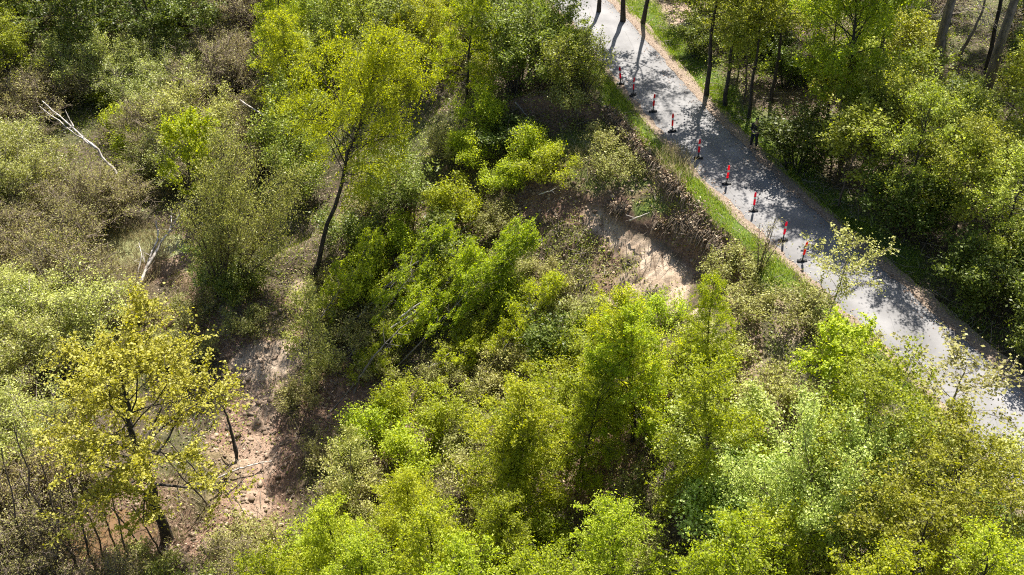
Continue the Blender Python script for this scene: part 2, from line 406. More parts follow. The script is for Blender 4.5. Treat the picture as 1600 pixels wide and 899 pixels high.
PROTO = {}
def protos():
    T, B = grow_tree, grow_bush
    # bright upright birch of the clearing
    PROTO['Y'] = [T(100 + i, 8.0, 4.4, .075, 50, .10, 'cone', 10, 36000, .072, .13, .3, .15, clump=1.8, leafmat_='birch_leaf', wob=.04) for i in range(4)]
    PROTO['F'] = [T(120 + i, 7.0, 3.4, .06, 40, .22, 'oval', 8, 17000, .085, .16, .3, .15, clump=1.3, leafmat_='birch_leaf_fresh', bark='bark_grey', wob=.05) for i in range(3)]
    PROTO['G'] = [T(140 + i, 8.0, 5.0, .08, 40, .15, 'oval', 9, 21000, .085, .18, .3, .15, clump=1.3, leafmat_='golden_leaf', wob=.05) for i in range(2)]
    PROTO['D'] = [T(160 + i, 8.0, 5.4, .13, 36, .15, 'dome', 9, 15000, .13, .18, .1, clump=1.5, leafmat_='dark_leaf', bark='bark_brown') for i in range(3)]
    PROTO['M'] = [B(180 + i, 4.6, 4.4, 16, 220, 13000, .10, .14, 'mid_leaf', 'bark_brown', .04, tiplight=.6, clump=1.5) for i in range(4)]
    PROTO['K'] = [B(200 + i, 2.4, 3.0, 14, 150, 7500, .10, .13, 'dark_leaf', 'bark_brown', .025) for i in range(3)]
    PROTO['X'] = [T(130 + i, 7.0, 2.9, .045, 40, .30, 'oval', 9, 20000, .078, .13, .4, .1, clump=1.5, leafmat_='birch_leaf_fresh', bark='bark_grey', wob=.04) for i in range(3)]
    PROTO['N'] = [B(210 + i, 2.2, 2.8, 12, 130, 8000, .085, .13, 'birch_leaf_fresh', 'bark_brown', .02, tiplight=.7) for i in range(3)]
    PROTO['S'] = [B(220 + i, 4.2, 5.0, 22, 380, 20000, .082, .13, 'sage_leaf', 'twig_grey', .035, clump=1.6, tiplight=.45) for i in range(4)]
    PROTO['O'] = [B(240 + i, 3.8, 4.8, 24, 520, 10500, .075, .12, 'olive_leaf', 'twig_brown', .03, fine=5, clump=1.6, tiplight=.4, twr=.009) for i in range(3)]
    PROTO['B'] = [B(260 + i, 3.4, 4.2, 26, 560, 7000, .075, .12, 'olive_leaf', 'twig_brown', .03, fine=6, clump=1.6, tiplight=.4, twr=.010) for i in range(3)]
    PROTO['H'] = [B(280 + i, 4.6, 4.6, 15, 220, 17000, .105, .15, 'pale_leaf', 'bark_brown', .04, up=.9, clump=1.8, aspect=.7, tiplight=.5) for i in range(3)]
    PROTO['L'] = [B(300 + i, 1.3, 2.8, 16, 140, 4600, .085, .13, 'brush_leaf', 'twig_brown', .014, twr=.007, up=.8) for i in range(4)]
    PROTO['W'] = [T(320 + i, 6.0, 2.8, .045, 30, .45, 'none', 7, 5600, .10, .16, .1, clump=1.6, leafmat_='wood_leaf', bark='bark_brown', wob=.05, el0=.5, el1=1.0) for i in range(4)]
    PROTO['U'] = [B(340 + i, 3.2, 3.6, 14, 190, 9500, .115, .15, 'dark_leaf', 'bark_dark', .03, up=.9, clump=1.4) for i in range(3)]
    PROTO['T'] = [B(360 + i, 5.2, 2.6, 9, 60, 700, .08, .14, 'olive_leaf', 'bark_brown', .035, fine=3, twr=.011) for i in range(3)]
    # single characters
    PROTO['weep'] = [T(401, 16.0, 8.4, .18, 50, .40, 'oval', 12, 62000, .092, .17, .9, .9, clump=1.5, leafmat_='weeping_leaf', wob=.13, el0=.55, el1=1.2),
                     T(402, 12.0, 5.6, .17, 46, .36, 'oval', 10, 42000, .10, .15, .9, .9, clump=1.5, leafmat_='birch_leaf_fresh', wob=.03, el0=.4, el1=1.1)]
    PROTO['maple'] = [T(403, 13.5, 8.6, .24, 38, .34, 'dome', 16, 36000, .10, .11, 0, 0, up=.9, clump=2.6, leafmat_='maple_leaf', aspect=.85, wob=.05, el0=.25, el1=1.05, twr=.012)]
    PROTO['lime'] = [T(404, 7.0, 4.4, .09, 30, .22, 'oval', 10, 9500, .125, .13, 0, 0, up=.9, clump=2.0, leafmat_='lime_leaf', aspect=.8, el0=.5)]
    PROTO['willow'] = [B(405, 7.4, 8.6, 22, 700, 36000, .095, .17, 'sage_leaf', 'bark_brown', .07, clump=1.8, tiplight=.5, spread=1.0)]
    PROTO['hazel'] = [B(406, 6.6, 8.4, 20, 440, 42000, .105, .16, 'pale_leaf', 'bark_brown', .05, up=.9, clump=2.0, aspect=.7)]
    PROTO['sapling'] = [T(407, 5.6, 3.4, .045, 18, .38, 'oval', 8, 3000, .085, .12, 0, 0, up=.7, clump=2, leafmat_='brush_leaf', bark='bark_grey', aspect=.7, el0=.3, el1=.9),
                        T(408, 5.6, 3.0, .04, 20, .2, 'oval', 8, 5200, .085, .14, 0, 0, up=.7, clump=2, leafmat_='sage_leaf', bark='bark_grey', aspect=.7, el0=.5, el1=1.0)]
    PROTO['thin'] = [T(410 + i, 6.5, 1.6, .03, 18, .25, 'none', 4, 900, .10, .12, 0, 0, up=.6, clump=2, leafmat_='wood_leaf', bark='bark_brown', el0=.5, el1=1.1) for i in range(2)]
    PROTO['tall'] = [T(420 + i, 14.0, 6.0, .15, 26, .42, 'oval', 8, 9000, .13, .18, .1, 0, up=.5, clump=2, leafmat_='wood_leaf', bark='bark_dark', el0=.4, el1=1.0, twr=.014) for i in range(3)]
    PROTO['shade'] = [T(425 + i, 9.0, 5.2, .10, 36, .3, 'oval', 9, 11000, .10, .15, .1, 0, up=.6, clump=2.2, leafmat_='wood_leaf', bark='bark_dark') for i in range(2)]
    PROTO['mid'] = [T(445 + i, 9.0, 5.0, .11, 22, .5, 'oval', 8, 7500, .11, .17, .1, 0, up=.6, clump=2, leafmat_='wood_leaf', bark='bark_dark', el0=.2, el1=1.0, twr=.013) for i in range(2)]
    PROTO['pine'] = [T(430 + i, 19.0, 6.5, .30, 30, .62, 'oval', 9, 12000, .16, .16, .1, 0, up=.5, clump=2, leafmat_='dark_leaf', bark='bark_pine', el0=.2, el1=.9, aspect=.3, wob=.015) for i in range(2)]
    PROTO['bare'] = [T(440 + i, 9.0, 3.6, .06, 26, .3, 'oval', 7, 500, .08, .12, 0, 0, leafmat_='olive_leaf', bark='twig_grey', el0=.4, el1=1.0, twr=.014) for i in range(2)]
protos()

PX = []      # records for labels: (object, kind words, category, px of crown centre)
def instance(key, k, name, base, tip, width=None, rotz=None):
    """a plant whose foot stands at BASE and whose top reaches TIP"""
    p = PROTO[key][k % len(PROTO[key])]
    base = np.asarray(base, float); tip = np.asarray(tip, float)
    ax = Vector(tip - base); L = ax.length
    s = L / p['H']
    w = (width / p['W']) if width else s
    root = bpy.data.objects.new(name, None); scene.collection.objects.link(root)
    root.empty_display_size = .3
    rz = rng.uniform(0, 6.28) if rotz is None else rotz
    q = Vector((0, 0, 1)).rotation_difference(ax.normalized())
    root.rotation_mode = 'XYZ'
    root.rotation_euler = (q.to_matrix() @ Matrix.Rotation(rz, 3, 'Z')).to_euler()
    root.location = Vector(base); root.scale = (w, w, s)
    for nm, me in p['meshes']:
        link(nm, me, root)
    root['H'] = 0.0; del root['H']
    return root
def tip_on_ray(base, u, v, L=None, back=True):
    d = ray(u, v); c = np.array([0, 0, CAMZ])
    base = np.asarray(base, float)
    if L is None:   # point of the ray nearest to the vertical through base
        dxy = d[:2]; t = (base[:2] @ dxy) / (dxy @ dxy)
        return c + d * t
    oc = c - base; b = oc @ d; cc = oc @ oc - L * L
    disc = b * b - cc
    if disc < 0: t = -b
    else: t = -b + (math.sqrt(disc) if back else -math.sqrt(disc))
    return c + d * t
# ------------------------------------------------------------------ terrain
def axis(segs):
    out = [np.array([segs[0][0]])]
    for a, b, st in segs: n = max(1, int(round((b - a) / st))); out.append(np.linspace(a, b, n + 1)[1:])
    return np.concatenate(out)
xs = axis([(-900, -200, 50), (-200, -55, 8), (-55, -18, .3), (-18, 14, .12), (14, 45, .25), (45, 200, 8), (200, 900, 50)])
ys = axis([(-300, 0, 30), (0, 18, 2), (18, 30, .25), (30, 58, .12), (58, 100, .3), (100, 220, 8), (220, 1500, 60)])
GX, GY = np.meshgrid(xs, ys, indexing='ij')
GZ = height(GX, GY)
nx, ny = GX.shape
V = np.stack([GX, GY, GZ], -1).reshape(-1, 3)
ii, jj = np.meshgrid(np.arange(nx - 1), np.arange(ny - 1), indexing='ij')
a0 = (ii * ny + jj).ravel()
Q = np.stack([a0, a0 + ny, a0 + ny + 1, a0 + 1], -1)

def blobs(x, y, z, L, warp=.35):
    """patches on the ground, each given by the picture position of its centre"""
    u, v, dpt = project(x, y, z)
    wv = warp * (n1(x, y, 2.2, 4) * 1.6)
    r = np.zeros_like(u)
    for (cu, cv, ru, rv, s) in L:
        q = np.hypot((u - cu) / ru, (v - cv) / rv) + wv
        r = np.maximum(r, s * (1 - sm(q, .75, 1.15)))
    return r
SAND = [(1000, 372, 62, 40, 1), (1030, 420, 60, 46, 1), (1075, 455, 45, 40, .9), (960, 345, 45, 30, .8), (985, 450, 30, 35, .7), (410, 570, 50, 32, 1), (440, 560, 30, 25, .8),
        (412, 630, 40, 50, .5), (402, 710, 36, 45, .35), (395, 785, 34, 30, .35), (350, 845, 35, 20, .3), (445, 600, 30, 35, .3), (275, 385, 45, 45, .35), (1200, 660, 22, 50, .8), (1235, 500, 25, 40, .5), (470, 455, 20, 25, .7),
        (1090, 330, 18, 22, .6), (880, 235, 45, 25, .35), (1180, 590, 25, 35, .4), (640, 680, 40, 15, .4)]
SOIL = [(400, 680, 75, 130, 1), (380, 800, 70, 60, .9), (330, 850, 50, 40, .9), (520, 620, 80, 60, .9), (360, 500, 110, 70, .9), (560, 690, 70, 50, .9), (900, 300, 100, 50, .9), (1060, 260, 45, 70, .8),
        (1120, 400, 60, 70, .9), (950, 400, 30, 80, .7), (280, 400, 70, 60, .6), (700, 350, 120, 25, .7), (860, 170, 60, 40, .7), (1160, 520, 30, 90, .8), (930, 720, 80, 80, .8), (200, 820, 120, 80, .6), (610, 660, 40, 30, .8)]
PALE = [(1010, 30, 75, 45, .8), (1250, 165, 90, 35, .2), (1380, 200, 60, 40, .15), (1430, 10, 60, 20, .5), (1600, 740, 60, 60, .5), (1120, 20, 60, 20, .7), (1040, 215, 30, 45, .6), (1060, 265, 35, 45, .5), (1220, 640, 60, 90, .35)]
GRASSY = [(960, 240, 100, 55, .8), (1060, 330, 70, 30, .9), (190, 385, 60, 30, .6), (430, 500, 30, 30, .3)]
vx, vy, vz = V[:, 0], V[:, 1], V[:, 2]
dl = dleft(vx, vy); rt = -dl - ROADW
m_sand = blobs(vx, vy, vz, SAND)
m_soil = blobs(vx, vy, vz, SOIL)
m_pale = blobs(vx, vy, vz, PALE)
gn = n2(vx, vy, 1.1, 3)
m_grass = np.maximum(blobs(vx, vy, vz, GRASSY), sm(dl + .4 * gn, .25, .5) * (1 - sm(dl + .8 * gn, 1.3, 2.1)))
m_grass = np.maximum(m_grass, sm(rt + .3 * gn, .25, .6) * (1 - sm(rt + .9 * gn, 1.6, 2.8)) * sm(vy, 36, 40))
m_grass = np.maximum(m_grass, .3 * sm(n3(vx, vy, 5, 3), .05, .3) * (vx > -60))
gzx = np.gradient(GZ, xs, axis=0); gzy = np.gradient(GZ, ys, axis=1)
steep = np.hypot(gzx, gzy).ravel()
m_grass = m_grass * (1 - sm(steep, .7, 1.1)); m_soil = np.maximum(m_soil, .9 * sm(steep, .8, 1.2) * (dl > 0)); m_sand = m_sand * (1 - .6 * sm(steep, 1.3, 2)); al_ = along(vx, vy); m_sand = np.where((al_ > 12) & (al_ < 28) & (dl < 9) & (dl > .8), m_sand * sm(-vz, 2.35, 2.75), m_sand)
me = to_mesh('ground', V, Q, newmat('ground')[0], True)
gmat = me.materials[0]
ca = me.attributes.new('cover', 'FLOAT_COLOR', 'POINT')
ca.data.foreach_set('color', np.stack([m_sand, m_soil, m_pale, np.clip(m_grass, 0, 1)], -1).astype(np.float32).ravel())
ground = tag(link('ground', me), kind='structure')
N = gmat.node_tree.nodes; L = gmat.node_tree.links; P = N['Principled BSDF']
P.inputs['Roughness'].default_value = .95; P.inputs['Specular IOR Level'].default_value = .2
at = N.new('ShaderNodeAttribute'); at.attribute_name = 'cover'
sep = N.new('ShaderNodeSeparateColor'); L.new(at.outputs['Color'], sep.inputs[0])
tc = N.new('ShaderNodeTexCoord')
def noise(sc, det=6, ro=.6):
    n = N.new('ShaderNodeTexNoise'); n.inputs['Scale'].default_value = sc; n.inputs['Detail'].default_value = det; n.inputs['Roughness'].default_value = ro
    L.new(tc.outputs['Object'], n.inputs['Vector']); return n.outputs[0]
def ramp2(inp, c, pos=(.35, .65)):
    r = N.new('ShaderNodeValToRGB'); e = r.color_ramp.elements
    while len(e) < len(c): e.new(.5)
    for i, cc in enumerate(c):
        e[i].position = pos[0] + (pos[1] - pos[0]) * i / (len(c) - 1); e[i].color = (*cc, 1)
    L.new(inp, r.inputs[0]); return r.outputs[0]
def mixc(f, a, b):
    m = N.new('ShaderNodeMix'); m.data_type = 'RGBA'; L.new(f, m.inputs[0]); L.new(a, m.inputs[6]); L.new(b, m.inputs[7]); return m.outputs[2]
nf = noise(7, 10, .8); nc = noise(1.3, 5); nff = noise(30, 4, .7)
litter = ramp2(nf, [(.028, .022, .014), (.075, .058, .036), (.16, .125, .08)])
sand = ramp2(nc, [(.34, .25, .17), (.47, .36, .26), (.58, .465, .35)], (.3, .7))
soil = ramp2(nf, [(.07, .042, .028), (.20, .122, .085), (.37, .245, .175)])
pale = ramp2(nf, [(.16, .11, .08), (.38, .28, .21), (.55, .44, .34)])
grass = ramp2(nf, [(.04, .06, .012), (.09, .14, .025), (.17, .20, .05)])
c = mixc(sep.outputs[1], litter, soil)
c = mixc(sep.outputs[2], c, pale)
c = mixc(at.outputs['Alpha'], c, grass)
mp_ = N.new('ShaderNodeMapping'); mp_.inputs['Rotation'].default_value = (0, 0, math.radians(67)); mp_.inputs['Scale'].default_value = (2.6, .35, .35)
L.new(tc.outputs['Object'], mp_.inputs[0]); st_ = N.new('ShaderNodeTexNoise'); st_.inputs['Scale'].default_value = 2.2; st_.inputs['Detail'].default_value = 7; st_.inputs['Roughness'].default_value = .7
L.new(mp_.outputs[0], st_.inputs['Vector'])
sand = mixc(ramp2(st_.outputs[0], [(0, 0, 0), (1, 1, 1)], (.36, .50)), ramp2(nf, [(.12, .08, .055), (.30, .21, .145)]), sand)
c = mixc(sep.outputs[0], c, sand)
L.new(c, P.inputs['Base Color'])
bp = N.new('ShaderNodeBump'); bp.inputs['Strength'].default_value = .7; bp.inputs['Distance'].default_value = .12
L.new(nf, bp.inputs['Height']); L.new(bp.outputs[0], P.inputs['Normal'])

# ------------------------------------------------------------------ road
yy = np.arange(10, 130, .25)
ex = edge_x(yy)
V = []; cols = 9
for k in range(cols):
    f = k / (cols - 1)
    jit = (0.10 * n2(yy, yy * 0 + 3 + k, .8, 4) if k in (0, cols - 1) else 0)
    off = f * (ROADW / .923) + jit
    crown = 0.006 + .05 * (1 - (2 * f - 1) ** 2)
    V.append(np.stack([ex + off, yy, np.full_like(yy, crown)], -1))
V = np.stack(V, 0); ny = len(yy)
wear = np.array([.70, .90, 1.08, 1.0, .90, 1.0, 1.08, .88, .66])[:, None] * (1 + .16 * np.stack([n3(yy, yy * 0 + 40 + k * .45, 2.2, 4) for k in range(cols)]))
ii, jj = np.meshgrid(np.arange(cols - 1), np.arange(ny - 1), indexing='ij'); a0 = (ii * ny + jj).ravel()
rm, N, L, P = newmat('asphalt')
tc = N.new('ShaderNodeTexCoord')
n_a = noise(60, 3, .8); n_b = noise(.5, 5, .6); n_c = noise(3, 6, .7)
base_c = ramp2(n_a, [(.180, .177, .178), (.216, .211, .211)], (.3, .7))
patch = ramp2(n_b, [(.68, .67, .66), (1.05, 1.04, 1.03)], (.35, .65))
mm = N.new('ShaderNodeMix'); mm.data_type = 'RGBA'; mm.blend_type = 'MULTIPLY'; mm.inputs[0].default_value = 1
L.new(base_c, mm.inputs[6]); L.new(patch, mm.inputs[7])
# fine cracks
vo = N.new('ShaderNodeTexVoronoi'); vo.feature = 'DISTANCE_TO_EDGE'; vo.inputs['Scale'].default_value = .35
wn_ = N.new('ShaderNodeMix'); wn_.data_type = 'VECTOR'; wn_.inputs[0].default_value = .12
nv = N.new('ShaderNodeTexNoise'); nv.inputs['Scale'].default_value = 1.5; nv.inputs['Detail'].default_value = 5
L.new(tc.outputs['Object'], nv.inputs['Vector']); L.new(tc.outputs['Object'], wn_.inputs[4]); L.new(nv.outputs['Color'], wn_.inputs[5])
L.new(wn_.outputs[1], vo.inputs['Vector'])
crk = ramp2(vo.outputs['Distance'], [(.70, .70, .70), (1, 1, 1)], (0.0, .006))
m2 = N.new('ShaderNodeMix'); m2.data_type = 'RGBA'; m2.blend_type = 'MULTIPLY'; m2.inputs[0].default_value = 1
L.new(mm.outputs[2], m2.inputs[6]); L.new(crk, m2.inputs[7])
at_ = N.new('ShaderNodeAttribute'); at_.attribute_name = 'wear'
m3 = N.new('ShaderNodeMix'); m3.data_type = 'RGBA'; m3.blend_type = 'MULTIPLY'; m3.inputs[0].default_value = 1
L.new(m2.outputs[2], m3.inputs[6]); L.new(at_.outputs['Color'], m3.inputs[7])
L.new(m3.outputs[2], P.inputs['Base Color']); P.inputs['Roughness'].default_value = .8
bp = N.new('ShaderNodeBump'); bp.inputs['Strength'].default_value = .3; bp.inputs['Distance'].default_value = .01
L.new(n_a, bp.inputs['Height']); L.new(bp.outputs[0], P.inputs['Normal'])
rme = to_mesh('road', V.reshape(-1, 3), np.stack([a0, a0 + ny, a0 + ny + 1, a0 + 1], -1), rm, True)
wa = rme.attributes.new('wear', 'FLOAT_COLOR', 'POINT'); wr = np.ones((wear.size, 4), np.float32); wr[:, :3] = wear.ravel()[:, None]; wa.data.foreach_set('color', wr.ravel())
tag(link('road', rme), kind='structure')
# strip of soil and leaf litter pressed along both road edges
sm_, N, L, P = newmat('road_shoulder')
tc = N.new('ShaderNodeTexCoord'); nf = noise(12, 7, .75)
L.new(ramp2(nf, [(.10, .07, .05), (.20, .15, .11), (.34, .27, .20)]), P.inputs['Base Color']); P.inputs['Roughness'].default_value = 1
for side in (0, 1):
    W0 = ex + (0 if side == 0 else ROADW / .923)
    a_ = W0 + (-.30 if side == 0 else -.22) + .22 * n3(yy, yy * 0 + side, .9, 4)
    b_ = W0 + (.14 if side == 0 else .62) + .30 * n4(yy, yy * 0 + side, .6, 5)
    z0 = np.maximum(height(a_, yy), 0) + .012; z1 = np.maximum(height(b_, yy), 0) + .012
    if side == 0: z1 = z1 + .012
    else: z0 = z0 + .014
    V = np.concatenate([np.stack([a_, yy, z0], -1), np.stack([b_, yy, z1], -1)])
    q = np.arange(ny - 1)
    tag(link('road_shoulder', to_mesh('road_shoulder', V, np.stack([q, q + ny, q + ny + 1, q + 1], -1), sm_)), kind='structure')

# ------------------------------------------------------------------ water
def water(i, colr, rough):
    px, py, rx, ry = PW[i]
    m, N, L, P = newmat('water_%d' % i)
    P.inputs['Base Color'].default_value = (*colr, 1); P.inputs['Roughness'].default_value = rough
    tcn = N.new('ShaderNodeTexCoord'); no = N.new('ShaderNodeTexNoise'); no.inputs['Scale'].default_value = 2.5; no.inputs['Detail'].default_value = 4
    L.new(tcn.outputs['Object'], no.inputs['Vector'])
    rp = N.new('ShaderNodeValToRGB'); rp.color_ramp.elements[0].position = .4; rp.color_ramp.elements[1].position = .62
    rp.color_ramp.elements[0].color = (*colr, 1); rp.color_ramp.elements[1].color = (*[k * 1.6 for k in colr], 1)
    L.new(no.outputs[0], rp.inputs[0]); L.new(rp.outputs[0], P.inputs['Base Color'])
    b = N.new('ShaderNodeBump'); b.inputs['Strength'].default_value = .12; L.new(no.outputs[0], b.inputs['Height']); L.new(b.outputs[0], P.inputs['Normal'])
    an = np.linspace(0, 2 * math.pi, 41)[:-1]
    V = [(px, py, LOW - .22)] + [(px + rx * 1.8 * math.cos(t), py + ry * 1.8 * math.sin(t), LOW - .22) for t in an]
    F = [(0, 1 + k, 1 + (k + 1) % 40) for k in range(40)]
    tag(link('water', to_mesh('water', V, F, m)), kind='structure')
water(0, (.15, .155, .07), .25); water(1, (.10, .06, .03), .05)
# ------------------------------------------------------------------ single trees and shrubs of the picture, and unseen pines added for shade
# key, variant, name, category, label, foot px, top px, width m, lean (None = as upright as the pixels say)
def put(key, k, name, cat, label, foot, top, width=None, L=None, group=None, rotz=None, back=True, dz=0.0):
    b = hit(*foot); b[2] += dz
    t = tip_on_ray(b, top[0], top[1], L, back)
    o = instance(key, k, name, b, t, width, rotz)
    tag(o, label, cat, group)
    return o
S_ = [
 ('weep', 0, 'birch_tree', 'tree', 'tall weeping birch with yellow green crown and dark crooked trunk above the slide', (490, 432), (612, 42), 6.6),
 ('maple', 0, 'maple_tree', 'tree', 'golden yellow maple with dark trunk rising beside the brown puddle', (262, 842), (176, 528), 8.2),
 ('willow', 0, 'willow_shrub', 'shrub', 'broad pale sage green willow shrub between the lime maple and the birch trunk', (352, 455), (385, 228), 6.6),
 ('lime', 0, 'maple_tree', 'tree', 'slim lime yellow maple standing over the grey twigs near the forked pale trunk', (300, 345), (288, 172), 3.6),
 ('sapling', 1, 'small_tree', 'tree', 'small sage leaved tree on the edge of the mud flow', (487, 618), (478, 445), 2.5),
 ('sapling', 0, 'roadside_sapling', 'tree', 'sparse grey stemmed sapling reaching over the road edge past the nearest marker post', (1285, 522), (1335, 368), 3.6),
 ('sapling', 1, 'small_tree', 'tree', 'little white stemmed tree with pale leaves beside the dark hollow', (553, 782), (546, 675), 2.2),
 ('T', 0, 'sprouting_shrub', 'shrub', 'clump of thin stems sprouting on the verge between two marker posts', (1184, 425), (1200, 335), 1.8),
 ('Y', 0, 'birch_tree', 'tree', 'bright birch with visible dark stem directly below the sand scarp', (988, 690), (990, 482), 3.9),
 ('Y', 1, 'birch_tree', 'tree', 'bright narrow birch against the right flank of the sand scarp', (1098, 590), (1118, 432), 2.2),
 ('Y', 2, 'birch_tree', 'tree', 'large bright green birch below the narrow birch of the scarp flank', (1108, 800), (1108, 575), 4.4),
 ('Y', 3, 'birch_tree', 'tree', 'broad bright birch in the middle of the lower thicket', (800, 800), (822, 606), 4.6),
 ('G', 0, 'birch_tree', 'tree', 'golden olive birch beside the pale leaved hazel', (1450, 872), (1510, 672), 5.0),
 ('lime', 0, 'young_maple', 'tree', 'yellow green young tree on the slope below the roadside sapling', (1322, 642), (1322, 505), 3.0),
 ('hazel', 0, 'hazel_shrub', 'shrub', 'wide pale leaved hazel with light green glossy leaves in the lower thicket', (1290, 880), (1285, 655), 5.6),
 ('weep', 1, 'birch_tree', 'tree', 'weeping birch with fresh green hanging twigs in the wood across the road', (1316, 246), (1340, -60), 5.4),
 ('mid', 1, 'woodland_tree', 'tree', 'slender tree standing left of the weeping birch across the road', (1290, 218), (1312, -40), 3.4),
 ('pine', 0, 'pine_tree', 'tree', 'tall grey pine trunk leaning up out of the frame, left one of two', (1435, 192), (1600, -420), 6.5),
 ('pine', 1, 'pine_tree', 'tree', 'tall grey pine trunk at the right edge, right one of two', (1528, 190), (1725, -420), 6.5),
 ('tall', 1, 'woodland_tree', 'tree', 'dark trunk between the two pale pine trunks', (1540, 110), (1640, -400), 5.0),
 ('mid', 0, 'woodland_tree', 'tree', 'dark straight trunk beside the verge where branch shadows cross the road', (1104, 150), (1128, -90), 5.6),
 ('mid', 1, 'woodland_tree', 'tree', 'mossy straight trunk just right of the darkest verge trunk', (1134, 168), (1162, -80), 5.0),
 ('mid', 0, 'woodland_tree', 'tree', 'thin dark trunk directly behind the standing person', (1170, 185), (1200, -60), 4.0),
 ('mid', 1, 'woodland_tree', 'tree', 'crooked thin tree leaning left in the wood behind the person', (1206, 160), (1240, -90), 4.5),
 ('tall', 1, 'woodland_tree', 'tree', 'short dark trunk over the pale litter right of the weeping birch', (1360, 212), (1420, -300), 5.0),
 ('tall', 0, 'woodland_tree', 'tree', 'bare lower trunk on the bright forest floor, right one at the road bend', (1004, 38), (1065, -420), 5.0),
 ('tall', 1, 'woodland_tree', 'tree', 'bare lower trunk on the bright forest floor, left one at the road bend', (974, 34), (1000, -400), 6.0),
 ('tall', 2, 'woodland_tree', 'tree', 'dark trunk in the shade where the road leaves the frame', (935, 20), (950, -380), 5.0),
 ('tall', 2, 'woodland_tree', 'tree', 'dark leaning trunk at the top left corner', (46, 96), (-25, -160), 6.0),
 ('shade', 0, 'woodland_tree', 'tree', 'leafy tree casting the shadow low on the right half of the road', (1400, 362), (1462, 130), 4.2),
 ('shade', 1, 'woodland_tree', 'tree', 'leafy tree at the right frame edge above the shaded verge', (1545, 440), (1620, 230), 4.4),
 ('shade', 1, 'woodland_tree', 'tree', 'leafy tree behind the big road shadow, right of the weeping birch', (1352, 300), (1398, 95), 4.0),
 ('shade', 0, 'woodland_tree', 'tree', 'leafy tree in the saplings halfway down the right frame edge', (1480, 395), (1550, 190), 3.8),
 ('thin', 0, 'thin_birch', 'tree', 'thin upright birch stem in front of the far marker post', (916, 150), (915, 25), 1.4),
 ('thin', 1, 'thin_birch', 'tree', 'thin sapling stem right beside the far marker post', (940, 142), (942, 60), 1.0),
 ('pine', 0, 'pine_tree', 'tree', 'unseen pine added beyond the top edge behind the left pine trunk, shading the dark hollow', (1405, -20), (1500, -700), 7.0),  # this and the following pines outside the frame are added only for their shade
 ('pine', 1, 'pine_tree', 'tree', 'unseen pine added for shade beyond the top edge between the two big pine trunks', (1490, -45), (1610, -740), 7.5),
 ('pine', 0, 'pine_tree', 'tree', 'unseen pine added for shade beyond the top edge over the right pine trunk', (1590, -30), (1740, -720), 7.5),
 ('pine', 1, 'pine_tree', 'tree', 'unseen pine added for shade beyond the top right corner', (1655, 30), (1820, -620), 7.0),
 ('thin', 0, 'thin_birch', 'tree', 'thin green sapling where the verge meets the far bend', (893, 90), (895, 5), 1.6),
 ('bare', 0, 'bare_tree', 'tree', 'leafless grey tree behind the left pine trunk', (1400, 100), (1432, -60), 5.5),
 ('bare', 1, 'bare_tree', 'tree', 'leafless grey tree between the pine trunks', (1500, 90), (1560, -60), 6.0),
 ('bare', 0, 'bare_tree', 'tree', 'thin bare sapling behind the golden maple in the left thicket', (98, 500), (48, 385), 1.8),
 ('sapling', 0, 'verge_tree', 'tree', 'spreading sparse tree overhanging the road in the lower right corner', (1450, 705), (1515, 560), 5.0),
 ('sapling', 1, 'verge_tree', 'tree', 'sparse dark limbed tree against the road at the right edge', (1565, 830), (1600, 690), 3.5),
 ('M', 1, 'hawthorn_shrub', 'shrub', 'leafy shrub on the crest above the dark hollow of the head scarp', (905, 160), (900, 60), 4.0),
 ('F', 0, 'young_birch', 'tree', 'fresh green bush tree hugging the verge left of the far marker post', (896, 130), (900, 45), 2.4),
]
for s in S_:
    put(*s[:5], s[5], s[6], s[7])
# tilted birches carried down by the slide: foot lower left, tops thrown back to the upper right
TILT = [((470, 540), (598, 365), 2.2, 6.8, 'tilted birch with feathery bright crown next to the dark birch trunk'),
        ((545, 560), (706, 352), 2.1, 8.2, 'tilted birch with its pale leaning stem bare below the crown, in the slide'),
        ((560, 590), (752, 385), 2.0, 8.0, 'tilted bright birch in the middle of the leaning row'),
        ((610, 585), (838, 352), 2.2, 9.6, 'longest tilted birch, its crown top reaching the dark soil gap'),
        ((640, 640), (800, 470), 2.0, 7.4, 'tilted birch lowest in the leaning row, over bare twigs'),
        ((740, 610), (872, 425), 2.1, 7.0, 'tilted birch leaning toward the foot of the sand face'),
        ((820, 650), (925, 500), 2.0, 6.0, 'short dark green tilted birch next to the upright bright birch'),
        ((700, 560), (800, 372), 1.8, 6.6, 'slender tilted birch just left of the longest one'),
        ((520, 640), (640, 500), 2.0, 5.6, 'small tilted birch rising from the red soil beside the sage tree')]
for i, (f, t, w, L, lab) in enumerate(TILT):
    put('X', i, 'tilted_birch', 'tree', lab, f, t, w, L, 'tilted birches on the landslide')

